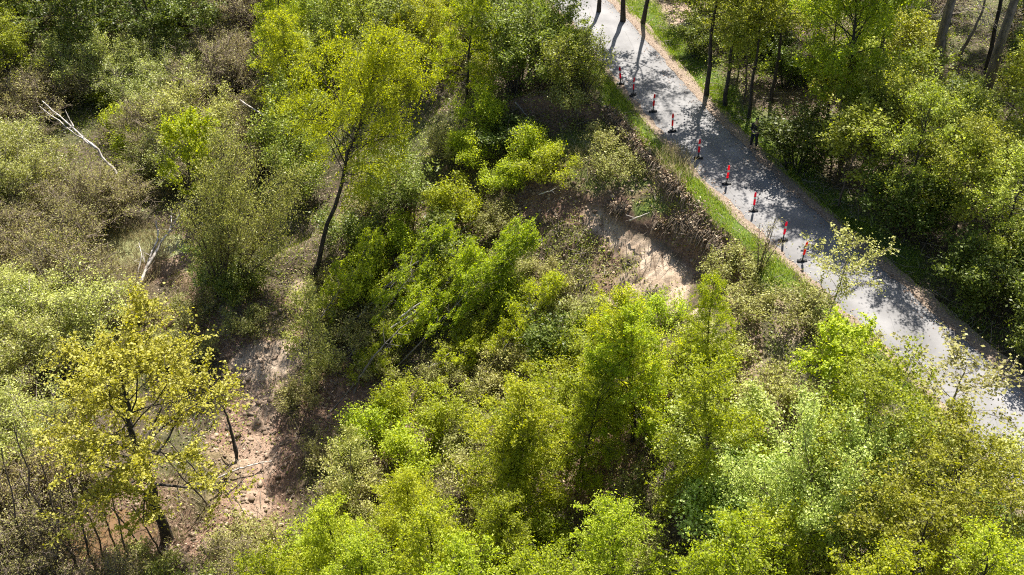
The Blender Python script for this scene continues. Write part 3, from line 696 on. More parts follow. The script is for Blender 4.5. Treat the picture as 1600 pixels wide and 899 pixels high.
# ------------------------------------------------------------------ thicket: which plants stand where (cells of 50 px, picture order)
MAP = ["G D D D D D D B Y Y M M M Y Y M M M . . L . M W W W . . B B B B",
       "G O S S S S D B Y M M M . . . M M M . . . M U W W W . W W W W W",
       "O O O O S S B O M M . . . . G M M M L . . U U W W W W W W W W W",
       "O B S O O S B O M . . . . . M N M L . . . L U U W U W W W W W W",
       "S S S . S S B O . . . . . M N M K L N L . . . U U U W W W W W W",
       "S S O S S . . . . M N M M K L N L N L N L . . U U U U U W W W W",
       "O O O S S . . . . M N M K K N L L . L N L L . . U U U U U U M W",
       "O O R . S . . . . M K N N K L L L . . L L L . . L U U U U U M M",
       "O O R . . L K K L . L N L L N N L L . . N L L L L . U U U U U U",
       "S S S L L L K L M L L L N L N N L L L N Y L H L L L . U U U U U",
       "S S S L . L . L L N L L L L N L L K Y N Y L L L H L L L . U U U",
       "S L . . . L . . L L N L L L N L L N Y Y L Y L H H L L L . U U U",
       "S O . . . . . L L L L L N N N Y Y M Y Y Y L L N L L N L Y L . .",
       "S O . . . . . L . L L N Y Y Y M M Y Y Y Y L H H H L Y Y L L L .",
       "S S O . . . . L M . L Y Y Y Y Y Y B Y Y Y L H H H H Y G Y L L .",
       "O O T T . . . L M M Y Y Y Y Y Y Y B B Y Y Y H H H H Y G Y Y L L",
       "O T T T . . . L M Y Y Y Y Y Y Y Y Y H Y Y Y Y H Y Y Y Y G Y Y L",
       "T T T . L M M Y Y Y Y Y Y Y Y Y H Y Y Y Y Y Y Y H Y Y Y G Y Y Y",
       "T T T L M M Y Y Y Y Y Y Y Y Y H Y Y Y Y Y Y Y Y Y Y Y Y Y Y Y Y"]
MAP = [r.split() for r in MAP]
CLEAR = [(1000, 385, 80, 80), (1065, 440, 62, 45), (415, 575, 62, 50), (405, 650, 55, 60), (405, 715, 72, 58), (400, 790, 66, 50), (335, 850, 25, 20), (1090, 330, 30, 25), (1035, 368, 60, 42), (940, 320, 50, 25), (505, 375, 20, 60), (1177, 214, 20, 28), (1530, 610, 75, 42), (893, 35, 24, 38), (600, 475, 20, 20), (985, 190, 22, 22), (1035, 240, 24, 28), (1080, 290, 24, 26), (480, 700, 30, 25), (430, 470, 40, 30), (530, 290, 14, 40), (1462, 110, 26, 75), (1562, 90, 26, 80), (1500, 60, 60, 40), (1050, 245, 40, 45),
         (195, 386, 50, 20), (200, 835, 60, 30), (245, 395, 68, 78), (870, 185, 40, 25), (1235, 500, 20, 20), (1195, 655, 15, 35), (470, 455, 25, 25), (620, 690, 30, 20), (130, 225, 62, 52), (900, 310, 60, 25), (950, 770, 30, 38),
         (530, 640, 40, 40), (460, 690, 30, 30), (1020, 20, 50, 30), (1250, 160, 50, 22)]
SPC = dict(Y=(7.6, 4.0, 2.9), F=(6, 3, 3), G=(7.8, 5.0, 3.6), D=(8.0, 6, 3.9), M=(4.6, 4.8, 3.2), K=(2.6, 3.5, 2.6), N=(2.2, 3.1, 2.3), S=(4.2, 5.6, 3.0), O=(3.9, 5.4, 2.9), B=(3.6, 5.0, 2.9), H=(4.6, 5.0, 3.3),
           L=(1.25, 2.9, 2.2), W=(5.4, 3.0, 2.2), U=(3.2, 4.0, 2.6), T=(4.6, 2.4, 2.2), R=(0, 0, 9))
KIND = dict(Y=('birch_tree', 'tree', 'bright green birch'), G=('birch_tree', 'tree', 'golden olive birch'), D=('broadleaf_tree', 'tree', 'dark green broadleaf tree'),
            M=('hawthorn_shrub', 'shrub', 'mid green leafy shrub'), K=('elder_shrub', 'shrub', 'low dark green shrub'), N=('birch_scrub', 'shrub', 'low bright birch bush'), S=('willow_shrub', 'shrub', 'sage green willow shrub'),
            O=('willow_shrub', 'shrub', 'olive budding willow'), B=('twiggy_shrub', 'shrub', 'brown twiggy shrub'), H=('hazel_shrub', 'shrub', 'pale leaved hazel shrub'),
            L=('bramble_clump', 'shrub', 'low olive bramble clump'), W=('woodland_sapling', 'tree', 'thin woodland sapling'), U=('understorey_shrub', 'shrub', 'shaded understorey shrub'),
            T=('alder_clump', 'shrub', 'clump of bare thin dark poles'))
MARKS = [('the golden maple', 200, 610), ('the forked fallen trunks', 245, 390), ('the white dead birch', 120, 215), ('the weeping birch crown', 600, 160), ('the broad sage willow', 390, 320), ('the bare sand face', 1010, 400),
         ('the nearest marker post', 1253, 398), ('the farthest marker post', 965, 120), ('the standing person', 1177, 210), ('the sandy mud flow', 410, 600), ('the brown puddle', 190, 830),
         ('the roadside sapling', 1310, 430), ('the broad pale hazel', 1290, 750), ('the birch below the sand face', 985, 590), ('the birch under the scarp flank', 1108, 690), ('the golden olive birch', 1490, 780),
         ('the roadside weeping birch', 1330, 80), ('the left pine trunk', 1460, 100), ('the right pine trunk', 1560, 90), ('the slim lime maple', 300, 250), ('the little white stemmed tree', 553, 730),
         ('the green pond', 190, 385), ('the top left leaning trunk', 35, 60), ('the tilted birches', 720, 440), ('the slumped grassy bench', 960, 240), ('the broad birch mid thicket', 810, 690),
         ('the dark birch trunk foot', 490, 440), ('the road in the lower corner', 1500, 560), ('the bottom left corner', 20, 880), ('the bottom edge midway', 800, 890), ('the bottom right corner', 1590, 880),
         ('the top edge midway', 800, 5), ('the crest of the head scarp', 870, 170), ('the left edge midway', 10, 450), ('the right edge midway', 1590, 420), ('the dead wood below the crest', 640, 310)]
pl_xy = np.zeros((0, 3))
pr = np.random.default_rng(11)
cand = []
for x in np.arange(-52, 44, 1.0):
    for y in np.arange(17, 99, 1.0):
        cand.append((x + pr.uniform(-.5, .5), y + pr.uniform(-.5, .5)))
cand = np.array(cand); pr.shuffle(cand)
ch = height(cand[:, 0], cand[:, 1], False); cd = dleft(cand[:, 0], cand[:, 1])
placed = []
for (x, y), z, d in zip(cand, ch, cd):
    if -ROADW - 1.2 < d < 1.3: continue
    keys = list('YGDMKNSOBHLWUT'); pr.shuffle(keys)
    for key in keys:
        H, Wd, sp = SPC[key]
        if -ROADW - .6 - .2 * Wd < d < .5 + (.36 * Wd): continue
        sc = pr.uniform(.72, 1.2)
        um, vm, _ = project(x, y, z + H * sc * .62)
        if not (-70 < um < 1670 and -30 < vm < 960): continue
        col = int(np.clip(um // 50, 0, 31)); row = int(np.clip(vm // 50, 0, 18))
        if MAP[row][col] != key: continue
        if key in 'Y':
            ut, vt, _ = project(x, y, z + H * sc)
            if MAP[int(np.clip(vt // 50, 0, 18))][int(np.clip(ut // 50, 0, 31))] in 'LNKR.': continue
        if d < 0 and key not in 'WUBMYTLN': continue
        ok = True
        for zz in ((0, .3, .6, .85) if key not in 'T' else (0, .3)):
            for ox in ((-.28, 0, .28) if key in 'YDMSOBHGU' and .2 < zz < .9 else (0,)):
                u, v, _ = project(x + ox * Wd, y, z + H * sc * zz)
                for cu, cv, ru, rv in CLEAR:
                    if math.hypot((u - cu) / ru, (v - cv) / rv) < (1.1 if key != 'L' else 1.0): ok = False
        if not ok: continue
        if any(math.hypot((x - px) / (rx + .3), (y - py) / (ry + .3)) < 1.0 for px, py, rx, ry in PW): continue
        if placed:
            A = np.array([(p[0], p[1], p[2]) for p in placed])
            if np.any(np.hypot(A[:, 0] - x, A[:, 1] - y) < (A[:, 2] + sp) * .5 * (.82 if x < -4 or y > 62 else .92)): continue
        placed.append((x, y, sp, key, sc, z, H, Wd, um, vm)); break
# second pass: smaller plants in the gaps that are left
for (x, y), z, d in zip(cand, ch, cd):
    if len(placed) > 325: break
    if -ROADW - 1.6 < d < 2.2: continue
    um, vm, _ = project(x, y, z + .8)
    if not (-30 < um < 1630 and -10 < vm < 930): continue
    if MAP[int(np.clip(vm // 50, 0, 18))][int(np.clip(um // 50, 0, 31))] == '.' and not (550 < um < 900 and vm > 350): continue
    key = 'U' if d < 0 else ('O' if (um < 420 and pr.uniform() < .6) else ('N' if pr.uniform() < .35 else 'L'))
    sc = pr.uniform(.5, .75) if key in 'UO' else pr.uniform(.75, 1.1)
    H, Wd, sp = SPC[key]
    ok = True
    for zz in (0, .8):
        u, v, _ = project(x, y, z + H * sc * zz)
        for cu, cv, ru, rv in CLEAR:
            if math.hypot((u - cu) / ru, (v - cv) / rv) < 1.05: ok = False
    if not ok or any(math.hypot((x - px) / (rx + .3), (y - py) / (ry + .3)) < 1.0 for px, py, rx, ry in PW): continue
    A = np.array([(p[0], p[1], p[2]) for p in placed])
    if np.any(np.hypot(A[:, 0] - x, A[:, 1] - y) < (A[:, 2] + 1.6) * .5 * .80): continue
    placed.append((x, y, 1.7, key, sc, z, H, Wd * (.8 if key in 'UO' else 1), um, vm))
print('thicket plants', len(placed), {k: sum(p[3] == k for p in placed) for k in KIND})
def where(u, v, m):
    dx = u - m[1]; dy = v - m[2]
    a = math.degrees(math.atan2(-dy, dx)) % 360
    return ['right of', 'up and right of', 'above', 'up and left of', 'left of', 'down and left of', 'below', 'down and right of'][int((a + 22.5) // 45) % 8]
books = {}
for p in placed:
    x, y, sp, key, sc, z, H, Wd, um, vm = p
    m = min(MARKS, key=lambda q: math.hypot(q[1] - um, q[2] - vm))
    size = '' 
    txt = (KIND[key][2], where(um, vm, m), m[0])
    books.setdefault(txt, []).append((math.hypot(m[1] - um, m[2] - vm), p))
ORD = ['nearest', 'second nearest', 'third nearest', 'fourth nearest', 'fifth nearest', 'sixth nearest', 'seventh nearest', 'eighth nearest', 'ninth nearest', 'tenth nearest', 'eleventh nearest', 'twelfth nearest']
GRP = dict(Y='bright birches of the thicket', G='golden olive birches', D='dark trees at the top left', M='mid green shrubs', K='low dark shrubs', N='low bright birch bushes', S='sage willow shrubs', O='olive willow shrubs', B='brown twiggy shrubs',
           H='pale hazel shrubs', L='bramble clumps', W='saplings in the wood across the road', U='understorey shrubs across the road', T='bare pole clumps')
for txt, lst in books.items():
    lst.sort(key=lambda q: q[0])
    for i, (_, p) in enumerate(lst):
        x, y, sp, key, sc, z, H, Wd, um, vm = p
        lean = pr.normal(size=2) * (.06 if key in 'YGDWT' else .10) * H
        # stems on the slope bend slightly downhill
        o = instance(key, int(pr.integers(0, 99)), KIND[key][0], (x, y, z - .05), (x + lean[0], y + lean[1], z + H * sc), Wd * (.6 + .4 * sc) * pr.uniform(.88, 1.15))
        lab = ' '.join(txt)
        if len(lst) > 1: lab = ORD[min(i, 11)] + ' ' + lab
        tag(o, lab, KIND[key][1], GRP[key])
# ------------------------------------------------------------------ dead wood
def at(u, v, dz=0.0):
    p = hit(u, v); p[2] += dz; return p
def lift(u, v, h):
    """point on the sight line at height h over the ground below it"""
    d = ray(u, v); t = np.linspace(25, 120, 3000)
    X = np.array([0, 0, CAMZ]) + d * t[:, None]
    g = height(X[:, 0], X[:, 1], False) + h
    k = np.argmax(X[:, 2] < g); return X[k]
def log_(name, label, paths, mat, category='dead wood', group=None, parts=None):
    """paths: list of (points, r0, r1, part name)"""
    root = bpy.data.objects.new(name, None); scene.collection.objects.link(root); root.location = Vector(paths[0][0][0])
    o0 = paths[0][0][0]
    for pts, r0, r1, pn in paths:
        pts = np.array(pts, float) - np.array(o0)
        n = 3 * len(pts) + 2
        s = np.linspace(0, len(pts) - 1, n)
        q = np.stack([np.interp(s, np.arange(len(pts)), pts[:, k]) for k in range(3)], 1)
        L = np.linalg.norm(q[-1] - q[0])
        q[1:-1] += rng.normal(size=(n - 2, 3)) * L * .006
        tb = Tubes(); tb.add(q, np.linspace(r0, r1, n) * (1 + .12 * rng.normal(size=n)), 6)
        if pn in ('trunk', 'branch') and L > 1.5:
            for _ in range(int(3 + L)):
                u = rng.uniform(.25, .97); k = int(u * (n - 1)); b = q[k]
                d = unit((q[-1] - q[0]) * .6 / L + rng.normal(size=3) * .5)
                l = rng.uniform(.2, .16 * L + .3)
                tb.add([b, b + d * l * .5, b + d * l + rng.normal(size=3) * .08], [r1 * .9, .012, .006], 3)
        link(pn, tb.mesh(pn, mat), root)
    return tag(root, label, category, group)
log_('fallen_birch', 'white dead birch with a split top leaning across the sage willows', [
    ([lift(182, 272, 1.6), lift(150, 232, 3.0), lift(105, 192, 4.2), lift(66, 158, 5.0)], .10, .035, 'trunk'),
    ([lift(150, 232, 3.0), lift(112, 205, 3.9), lift(62, 166, 4.6)], .06, .025, 'branch'),
    ([lift(115, 198, 4.0), lift(108, 185, 4.3), lift(102, 172, 4.6)], .04, .012, 'branch')], 'bark_dead')
log_('fallen_birch', 'thin pale fallen stem among brown twigs left of the weeping birch', [
    ([lift(462, 222, 2.0), lift(425, 190, 3.2), lift(375, 156, 4.2)], .08, .03, 'trunk'),
    ([lift(440, 205, 1.6), lift(452, 212, 1.4), lift(470, 245, .6)], .05, .02, 'branch')], 'bark_dead')
log_('fallen_tree', 'long pale fallen trunk with a forked end beside the green pond', [
    ([lift(212, 455, .15), lift(232, 415, .9), lift(255, 375, 1.7), lift(280, 336, 2.4)], .13, .05, 'trunk'),
    ([lift(262, 368, 1.8), lift(268, 350, 2.2), lift(267, 328, 2.6)], .05, .015, 'branch')], 'bark_dead')
log_('fallen_tree', 'grey peeled trunk lying closest beside the long forked one', [
    ([lift(226, 430, .5), lift(236, 398, 1.1), lift(248, 372, 1.6), lift(244, 345, 2.2)], .09, .03, 'trunk')], 'bark_dead')
log_('deadwood', 'small crooked pale branch standing left of the fallen trunks', [
    ([lift(216, 425, .3), lift(222, 400, .9), lift(217, 380, 1.3)], .05, .015, 'branch'), ([lift(222, 400, .9), lift(227, 412, .6), lift(222, 388, 1.2)], .03, .01, 'twig')], 'bark_dead')
log_('deadwood', 'pale snapped branch lying across the mud right of the golden maple', [([at(341, 752, .2), at(372, 742, .35), at(400, 735, .4), at(427, 729, .35)], .05, .02, 'branch')], 'bark_dead')
log_('dead_sapling', 'upright dark dead stem at the mud flow edge', [([at(371, 722, -.2), lift(365, 690, 1.0), lift(355, 650, 2.3), lift(347, 636, 2.8)], .10, .03, 'trunk'), ([lift(362, 680, 1.3), lift(352, 660, 1.6)], .04, .02, 'branch')], 'bark_dark')
log_('fallen_sapling', 'curved dark stem rising out of the red soil below the tilted birches', [([at(553, 615, -.1), lift(562, 592, .8), lift(580, 562, 1.6), lift(610, 528, 2.0), lift(640, 500, 2.3)], .07, .02, 'trunk')], 'bark_grey')
log_('fallen_sapling', 'pale bare stem lying on the tilted birches, upper one of a pair', [([lift(622, 500, 1.6), lift(640, 485, 2.1), lift(662, 470, 2.6)], .055, .02, 'trunk')], 'bark_dead')
log_('fallen_sapling', 'pale bare stem lying on the tilted birches, lower one of a pair', [([lift(612, 512, 1.3), lift(640, 494, 1.9), lift(656, 480, 2.4)], .05, .015, 'trunk')], 'bark_dead')
log_('fallen_sapling', 'long grey stem below the second tilted crown', [([at(560, 500, .2), lift(595, 460, 1.6), lift(622, 428, 2.5), lift(655, 408, 3.0)], .06, .02, 'trunk')], 'bark_grey')
log_('fallen_sapling', 'grey stem slanting up beside the dark gap between tilted crowns', [([at(575, 505, .2), lift(612, 448, 2.1), lift(640, 415, 2.8)], .055, .02, 'trunk')], 'bark_grey')
log_('fallen_sapling', 'thin grey stem in the twigs left of the little birch gap', [([at(668, 580, .2), lift(685, 568, .8), lift(702, 552, 1.2)], .05, .02, 'trunk')], 'bark_dead')
log_('deadwood', 'pale broken branch hanging over the dark edge left of the sand face', [([lift(842, 304, .4), lift(862, 298, .7), lift(878, 288, .8)], .035, .012, 'branch'), ([lift(862, 298, .7), lift(868, 304, .5)], .02, .01, 'twig')], 'bark_dead')
log_('deadwood', 'pale roots and branch sticking out over the top of the sand face', [([lift(984, 345, .5), lift(1000, 338, .7), lift(1015, 332, .7)], .04, .012, 'branch'), ([lift(990, 340, .6), lift(978, 336, .6)], .02, .01, 'twig')], 'bark_dead')
log_('fallen_sapling', 'dark fallen stem at the foot of the leafy crest bushes', [([lift(805, 160, .8), lift(822, 180, .6), lift(838, 202, .3)], .05, .03, 'trunk')], 'bark_grey')
log_('deadwood', 'bare branch poking from the shaded soil gap above the tilted birches', [([at(715, 372, .2), lift(735, 350, .7), lift(752, 342, 1.0)], .05, .02, 'branch')], 'bark_dead')
log_('fallen_sapling', 'leaning bare stem on the slumped soil right of the sage tree', [([at(590, 650, .1), lift(560, 640, .6), lift(535, 652, .9)], .05, .02, 'trunk')], 'bark_grey')

# bare alder poles in the wet corner at the lower left
pole_px = [((95, 898), (20, 660)), ((118, 880), (62, 720)), ((150, 899), (95, 700)), ((60, 899), (2, 700)), ((168, 885), (125, 735)), ((205, 892), (165, 745)), ((132, 899), (48, 770)), ((185, 870), (150, 760)), ((255, 870), (205, 790)), ((228, 860), (175, 795)),
           ((85, 870), (30, 740)), ((345, 770), (265, 690)), ((332, 790), (250, 705))]
for i, (a_, b_) in enumerate(pole_px):
    f = at(*a_, -.2); t_ = tip_on_ray(f, b_[0], b_[1])
    words = ['tallest', 'second', 'third', 'leftmost', 'fifth', 'sixth', 'seventh', 'eighth', 'short', 'tenth', 'eleventh', 'upper', 'lower']
    lab = ['longest bare dark pole leaning left at the bottom left', 'bare pole second from the puddle bank, half hidden', 'bare pole that ends at the middle of the bottom edge of the alder clump', 'leftmost bare dark pole at the bottom left corner',
           'bare pole over the left bank of the brown puddle', 'bare pole crossing in front of the brown puddle', 'slanted bare pole between the two longest poles', 'slim bare pole at the far bank of the puddle',
           'shortest bare pole right of the brown puddle', 'short bare pole over the middle of the puddle', 'bare pole just left of the longest pole', 'upper of two bare stems leaning beside the golden maple trunk', 'lower of two bare stems leaning beside the golden maple trunk'][i]
    log_('bare_pole', lab, [([f, f * .5 + t_ * .5 + rng.normal(size=3) * .12, t_], .055, .018, 'trunk')], 'bark_brown', 'dead wood', 'bare poles in the wet corner')

# ------------------------------------------------------------------ ground cover that nobody could count
def scatter(n, x0, x1, y0, y1, fn):
    x = rng.uniform(x0, x1, n); y = rng.uniform(y0, y1, n)
    k = rng.uniform(0, 1, n) < fn(x, y)
    x, y = x[k], y[k]; z = height(x, y)
    return x, y, z
def infield(x, y, z, pad=60):
    u, v, _ = project(x, y, z); return (u > -pad) & (u < 1600 + pad) & (v > -pad) & (v < 900 + pad)
def blades(name, x, y, z, L, W, mat, lean=.5, label=None):
    n = len(x); C = np.stack([x, y, z], 1)
    az = rng.uniform(0, 6.28, n); l = L * rng.uniform(.5, 1.3, n)
    tip = C + np.stack([np.cos(az) * l * lean * rng.uniform(0, 1, n), np.sin(az) * l * lean * rng.uniform(0, 1, n), l * .9], 1)
    a2 = rng.uniform(0, 6.28, n); w = np.stack([np.cos(a2), np.sin(a2), np.zeros(n)], 1) * W * .5
    mid = C * .45 + tip * .55 + np.array([0, 0, .05]) * L
    V = np.stack([C - w, C + w, mid + w * .8, tip, mid - w * .8], 1)
    V4 = np.stack([C - w * .6, mid - w, tip, mid + w], 1).reshape(-1, 3)
    o = link(name, to_mesh(name, V4, np.arange(4 * n).reshape(-1, 4), mat))
    return tag(o, label, 'grass', kind='stuff')
def fverge(x, y):
    d = dleft(x, y); r = -d - ROADW; g = n2(x, y, 1.1, 3)
    left = sm(d, .02, .35) * (1 - sm(d + .7 * g, 1.0, 2.0))
    right = sm(r, .15, .5) * (1 - sm(r + .9 * g, 1.2, 2.8)) * sm(y, 30, 40)
    return np.maximum(left, right) * (.25 + .75 * sm(n4(x, y, 1.6, 4), -.28, .22))
x, y, z = scatter(950000, -2, 26, 18, 72, fverge); k = infield(x, y, z); blades('verge_grass', x[k], y[k], z[k], .20, .022, 'grass_blade', .7, 'green grass along both edges of the road')
def fpatch(x, y):
    d = dleft(x, y); g = n3(x, y, 3, 4)
    return sm(g, .02, .3) * sm(d, 1.2, 2.0) * .85
x, y, z = scatter(330000, -48, 22, 20, 80, fpatch); k = infield(x, y, z) & (blobs(x, y, z, SAND + SOIL) < .4); blades('meadow_grass', x[k], y[k], z[k], .32, .024, 'grass_blade', .7, 'loose green grass between the bushes of the slope')
REED = [(225, 385, 60, 40, 1), (130, 400, 55, 55, 1), (170, 440, 80, 40, .9), (300, 460, 50, 30, .5), (120, 330, 60, 30, .6), (255, 240, 30, 60, .8), (60, 430, 50, 50, .5), (1060, 265, 35, 50, .7), (1210, 650, 50, 70, .35), (290, 800, 60, 60, .5), (100, 800, 90, 80, .5), (900, 260, 70, 30, .4)]
x = rng.uniform(-45, 18, 520000); y = rng.uniform(22, 75, 520000); z = height(x, y)
k = (rng.uniform(0, 1, len(x)) < blobs(x, y, z, REED, .5)) & infield(x, y, z); blades('dry_reed', x[k], y[k], z[k] - .02, .75, .026, 'reed_blade', .9, 'pale dry reeds and last year grass on the wet ground')
# herbs: small leaves close to the ground
def herb(name, n, fn, mat, size, hmax, label, box=(-50, 42, 18, 98), up=1.2):
    x, y, z = scatter(n, *box, fn); k = infield(x, y, z); x, y, z = x[k], y[k], z[k]
    bl = blobs(x, y, z, SAND, .5); k = rng.uniform(0, 1, len(x)) > bl * 1.0 ; x, y, z = x[k], y[k], z[k]
    bump = (n4(x, y, .9, 2) + .5)
    C = np.stack([x, y, z + .02 + hmax * rng.uniform(0, 1, len(x)) * np.clip(bump, .1, 1)], 1)
    V, Q = quads_at(C, size, rng, up, .6)
    return tag(link(name, to_mesh(name, V, Q, mat)), label, 'ground cover', kind='stuff')
def fh(x, y):
    d = dleft(x, y); g = n1(x, y, 2.6, 4)
    return sm(g, -.25, .35) * np.maximum(sm(d, .9, 1.8), sm(-d - ROADW, 1.2, 2.4)) * .9
herb('undergrowth', 420000, fh, 'mid_leaf', .10, .45, 'low green herbs covering the ground between the bushes')
def fs(x, y):
    d = dleft(x, y); a = along(x, y)
    return sm(d, 1.0, 2.0) * (1 - sm(d, 20, 24)) * sm(a, 8, 10) * (1 - sm(a, 34, 40)) * sm(n2(x, y, 2.0, 4), -.3, .2)
herb('slide_herbs', 260000, fs, 'brush_leaf', .085, .5, 'pale olive herbs and bramble leaves on the slumped ground', (-20, 22, 24, 70), .8)
def frl(x, y):
    r = -dleft(x, y) - ROADW; g = n4(x, y, .8, 3)
    return np.where((r < 0) & (r > -ROADW), sm(r + .6 * g, -1.1, .1) * .5 + .5 * sm(-ROADW - r + .4 * g, -.7, .1) * .6 + .0012, 0)
hb = scatter(160000, 0, 24, 22, 72, frl)
V, Q = quads_at(np.stack([hb[0], hb[1], np.full(len(hb[0]), .070)], 1) + rng.normal(size=(len(hb[0]), 3)) * np.array([0, 0, .006]), .07, rng, 3.0, .6)
tag(link('road_leaves', to_mesh('road_leaves', V, Q, 'dry_leaf')), 'dry leaves blown along the edges of the asphalt', 'leaves', kind='stuff')
def fl(x, y):
    d = dleft(x, y); return np.where(d > .4, .5, np.where(-d - ROADW > .3, .9, 0)) * sm(n3(x, y, 1.5, 3), -.3, .2)
herb('leaf_litter', 300000, fl, 'dry_leaf', .085, .04, 'brown fallen leaves on the ground', up=3.0)
# twigs and sticks strewn over the ground
x, y, z = scatter(26000, -46, 40, 20, 92, lambda x, y: np.where((dleft(x, y) > 1) | (dleft(x, y) < -ROADW - .5), .9, 0)); k = infield(x, y, z); x, y, z = x[k], y[k], z[k]
n = len(x); az = rng.uniform(0, 6.28, n); l = rng.uniform(.25, 1.1, n) * .5; dz = rng.uniform(-.25, .45, n) * l
dv = np.stack([np.cos(az) * l, np.sin(az) * l, dz], 1); C = np.stack([x, y, z + .10 + np.abs(dz)], 1)
w = .014; side = np.stack([-np.sin(az) * w, np.cos(az) * w, np.zeros(n)], 1); upv = np.array([0, 0, w * 1.3])
V = np.stack([C - dv - side, C + dv - side * .5, C + dv + side * .5, C - dv + side, C - dv + upv, C + dv + upv * .6], 1).reshape(-1, 3)
b = np.arange(n)[:, None] * 6
Q = np.concatenate([b + np.array([[0, 1, 5, 4]]), b + np.array([[4, 5, 2, 3]]), b + np.array([[3, 2, 1, 0]])])
tag(link('fallen_twigs', to_mesh('fallen_twigs', V, Q, 'twig_grey')), 'sticks and twigs strewn over the ground', 'twigs', kind='stuff')
# clods of soil in the slide
ico_v = []; ph = (1 + 5 ** .5) / 2
for s1 in (-1, 1):
    for s2 in (-ph, ph): ico_v += [(0, s1, s2), (s1, s2, 0), (s2, 0, s1)]
ico_v = np.array(ico_v) / 1.9
import itertools
F = [f for f in itertools.combinations(range(12), 3) if all(abs(np.linalg.norm(ico_v[f[i]] - ico_v[f[j]]) - 2 / 1.9) < .01 for i, j in ((0, 1), (1, 2), (0, 2)))]
F = np.array([f if np.dot(np.cross(ico_v[f[1]] - ico_v[f[0]], ico_v[f[2]] - ico_v[f[0]]), ico_v[f[0]]) > 0 else f[::-1] for f in F])
x = rng.uniform(-20, 16, 90000); y = rng.uniform(26, 62, 90000); z = height(x, y)
bl = blobs(x, y, z, SOIL, .5) * (dleft(x, y) > 1.0); k = rng.uniform(0, 1, len(x)) < bl * .4; x, y, z = x[k], y[k], z[k]; n = len(x)
s = .03 + .12 * rng.uniform(0, 1, n) ** 6
V = ico_v[None] * (1 + .28 * rng.normal(size=(n, 12, 1))) * s[:, None, None] * np.array([1, 1, .7]) + np.stack([x, y, z + s * .2], 1)[:, None, :]
cm, N, L, P = newmat('clod'); geo = N.new('ShaderNodeNewGeometry')
L.new(ramp2(geo.outputs['Random Per Island'], [(.13, .09, .06), (.24, .17, .12), (.36, .27, .19)], (0, 1)), P.inputs['Base Color']); P.inputs['Roughness'].default_value = 1
tag(link('soil_clods', to_mesh('soil_clods', V.reshape(-1, 3), (np.arange(n)[:, None, None] * 12 + F[None]).reshape(-1, 3), cm)), 'crumbled clods of brown soil on the slide', 'soil', kind='stuff')

# roots, sods and torn turf hanging over the lips of the two scarps
rt_ = Tubes(); gl = []
aa = np.concatenate([rng.uniform(13.5, 27.0, 1500), rng.uniform(10, 24, 500)]); lower = np.arange(2000) < 1500
for a_, lw in zip(aa, lower):
    # walk away from the road until the ground drops away sharply
    ox, oy = 2.2 + .385 * a_, 65.4 - .923 * a_
    t_ = np.arange(2.2 if lw else .9, 9 if lw else 2.2, .1); X_ = ox - .923 * t_; Y_ = oy - .385 * t_
    dr = height(X_, Y_, False) - height(X_ - .45 * .923, Y_ - .45 * .385, False)
    k = int(np.argmax(dr))
    if dr[k] < .3: continue
    x, y = X_[k] + rng.normal() * .1, Y_[k] + rng.normal() * .1; z = float(height(x, y, False))
    dv = unit(np.array([-.8 + rng.normal() * .35, -.7 + rng.normal() * .35, .15 + rng.normal() * .2])); p = np.array([x, y, z - .03]); l = rng.uniform(.15, .75) * (1 if lw else .6)
    pts = [p, p + dv * l * .45, p + dv * l * .75 + np.array([0, 0, -.25 * l]), p + dv * l * .9 + np.array([0, 0, -.65 * l])]
    rt_.add(pts, np.linspace(.018, .007, 4), 3)
    for _ in range(3):
        gl.append(np.array([x, y, z + .05]) + rng.normal(size=3) * np.array([.16, .16, .05]) + dv * .05)
tag(link('hanging_roots', rt_.mesh('hanging_roots', 'twig_brown')), 'torn roots hanging from the broken turf edge', 'roots', kind='stuff')
V, Q = quads_at(np.array(gl), .11, rng, .6, .7)
tag(link('torn_turf', to_mesh('torn_turf', V, Q, 'dry_leaf')), 'broken turf and dead leaves along the scarp lips', 'turf', kind='stuff')

# ------------------------------------------------------------------ marker posts
leafmat('post_red', [(.80, .03, .05), (.80, .03, .05)], .45, .4); flatmat('post_white', (.78, .78, .76), .4); flatmat('foot_rubber', (.016, .016, .018), .7); flatmat('post_black', (.02, .02, .022), .5)
def box(c, s, bev=.0, rot=0):
    import bmesh
    bm = bmesh.new(); bmesh.ops.create_cube(bm, size=1)
    for v in bm.verts: v.co = Vector((v.co.x * s[0], v.co.y * s[1], v.co.z * s[2]))
    if bev: bmesh.ops.bevel(bm, geom=bm.edges[:], offset=bev, segments=2, affect='EDGES')
    for v in bm.verts: v.co = v.co + Vector(c)
    return bm
def bmobj(name, bms, mat, parent):
    import bmesh
    me = bpy.data.meshes.new(name); out = bmesh.new()
    for b in bms:
        t = bpy.data.meshes.new('t'); b.to_mesh(t); out.from_mesh(t); bpy.data.meshes.remove(t)
    out.to_mesh(me); me.materials.append(MATS[mat]); return link(name, me, parent)
def marker_post():
    root = bpy.data.objects.new('marker_post', None); scene.collection.objects.link(root)
    foot = bmobj('foot', [box((0, 0, .05), (.46, .17, .06), .02), box((0, 0, .10), (.18, .18, .06), .02)], 'foot_rubber', root)
    bmobj('handle', [box((.18, 0, .098), (.10, .05, .03), .01), box((-.18, 0, .098), (.10, .05, .03), .01)], 'post_black', foot)
    bmobj('post', [box((0, 0, .26), (.05, .045, .26), .01)], 'post_black', root)
    p = bmobj('panel', [box((0, 0, .72), (.108, .03, .70), .012), box((0, 0, 1.09), (.08, .026, .07), .01)], 'post_red', root)
    bmobj('reflective_band', [box((0, -.018, .80), (.10, .004, .13)), box((0, .018, .80), (.10, .004, .13))], 'post_white', p)
    return root
P0 = marker_post()
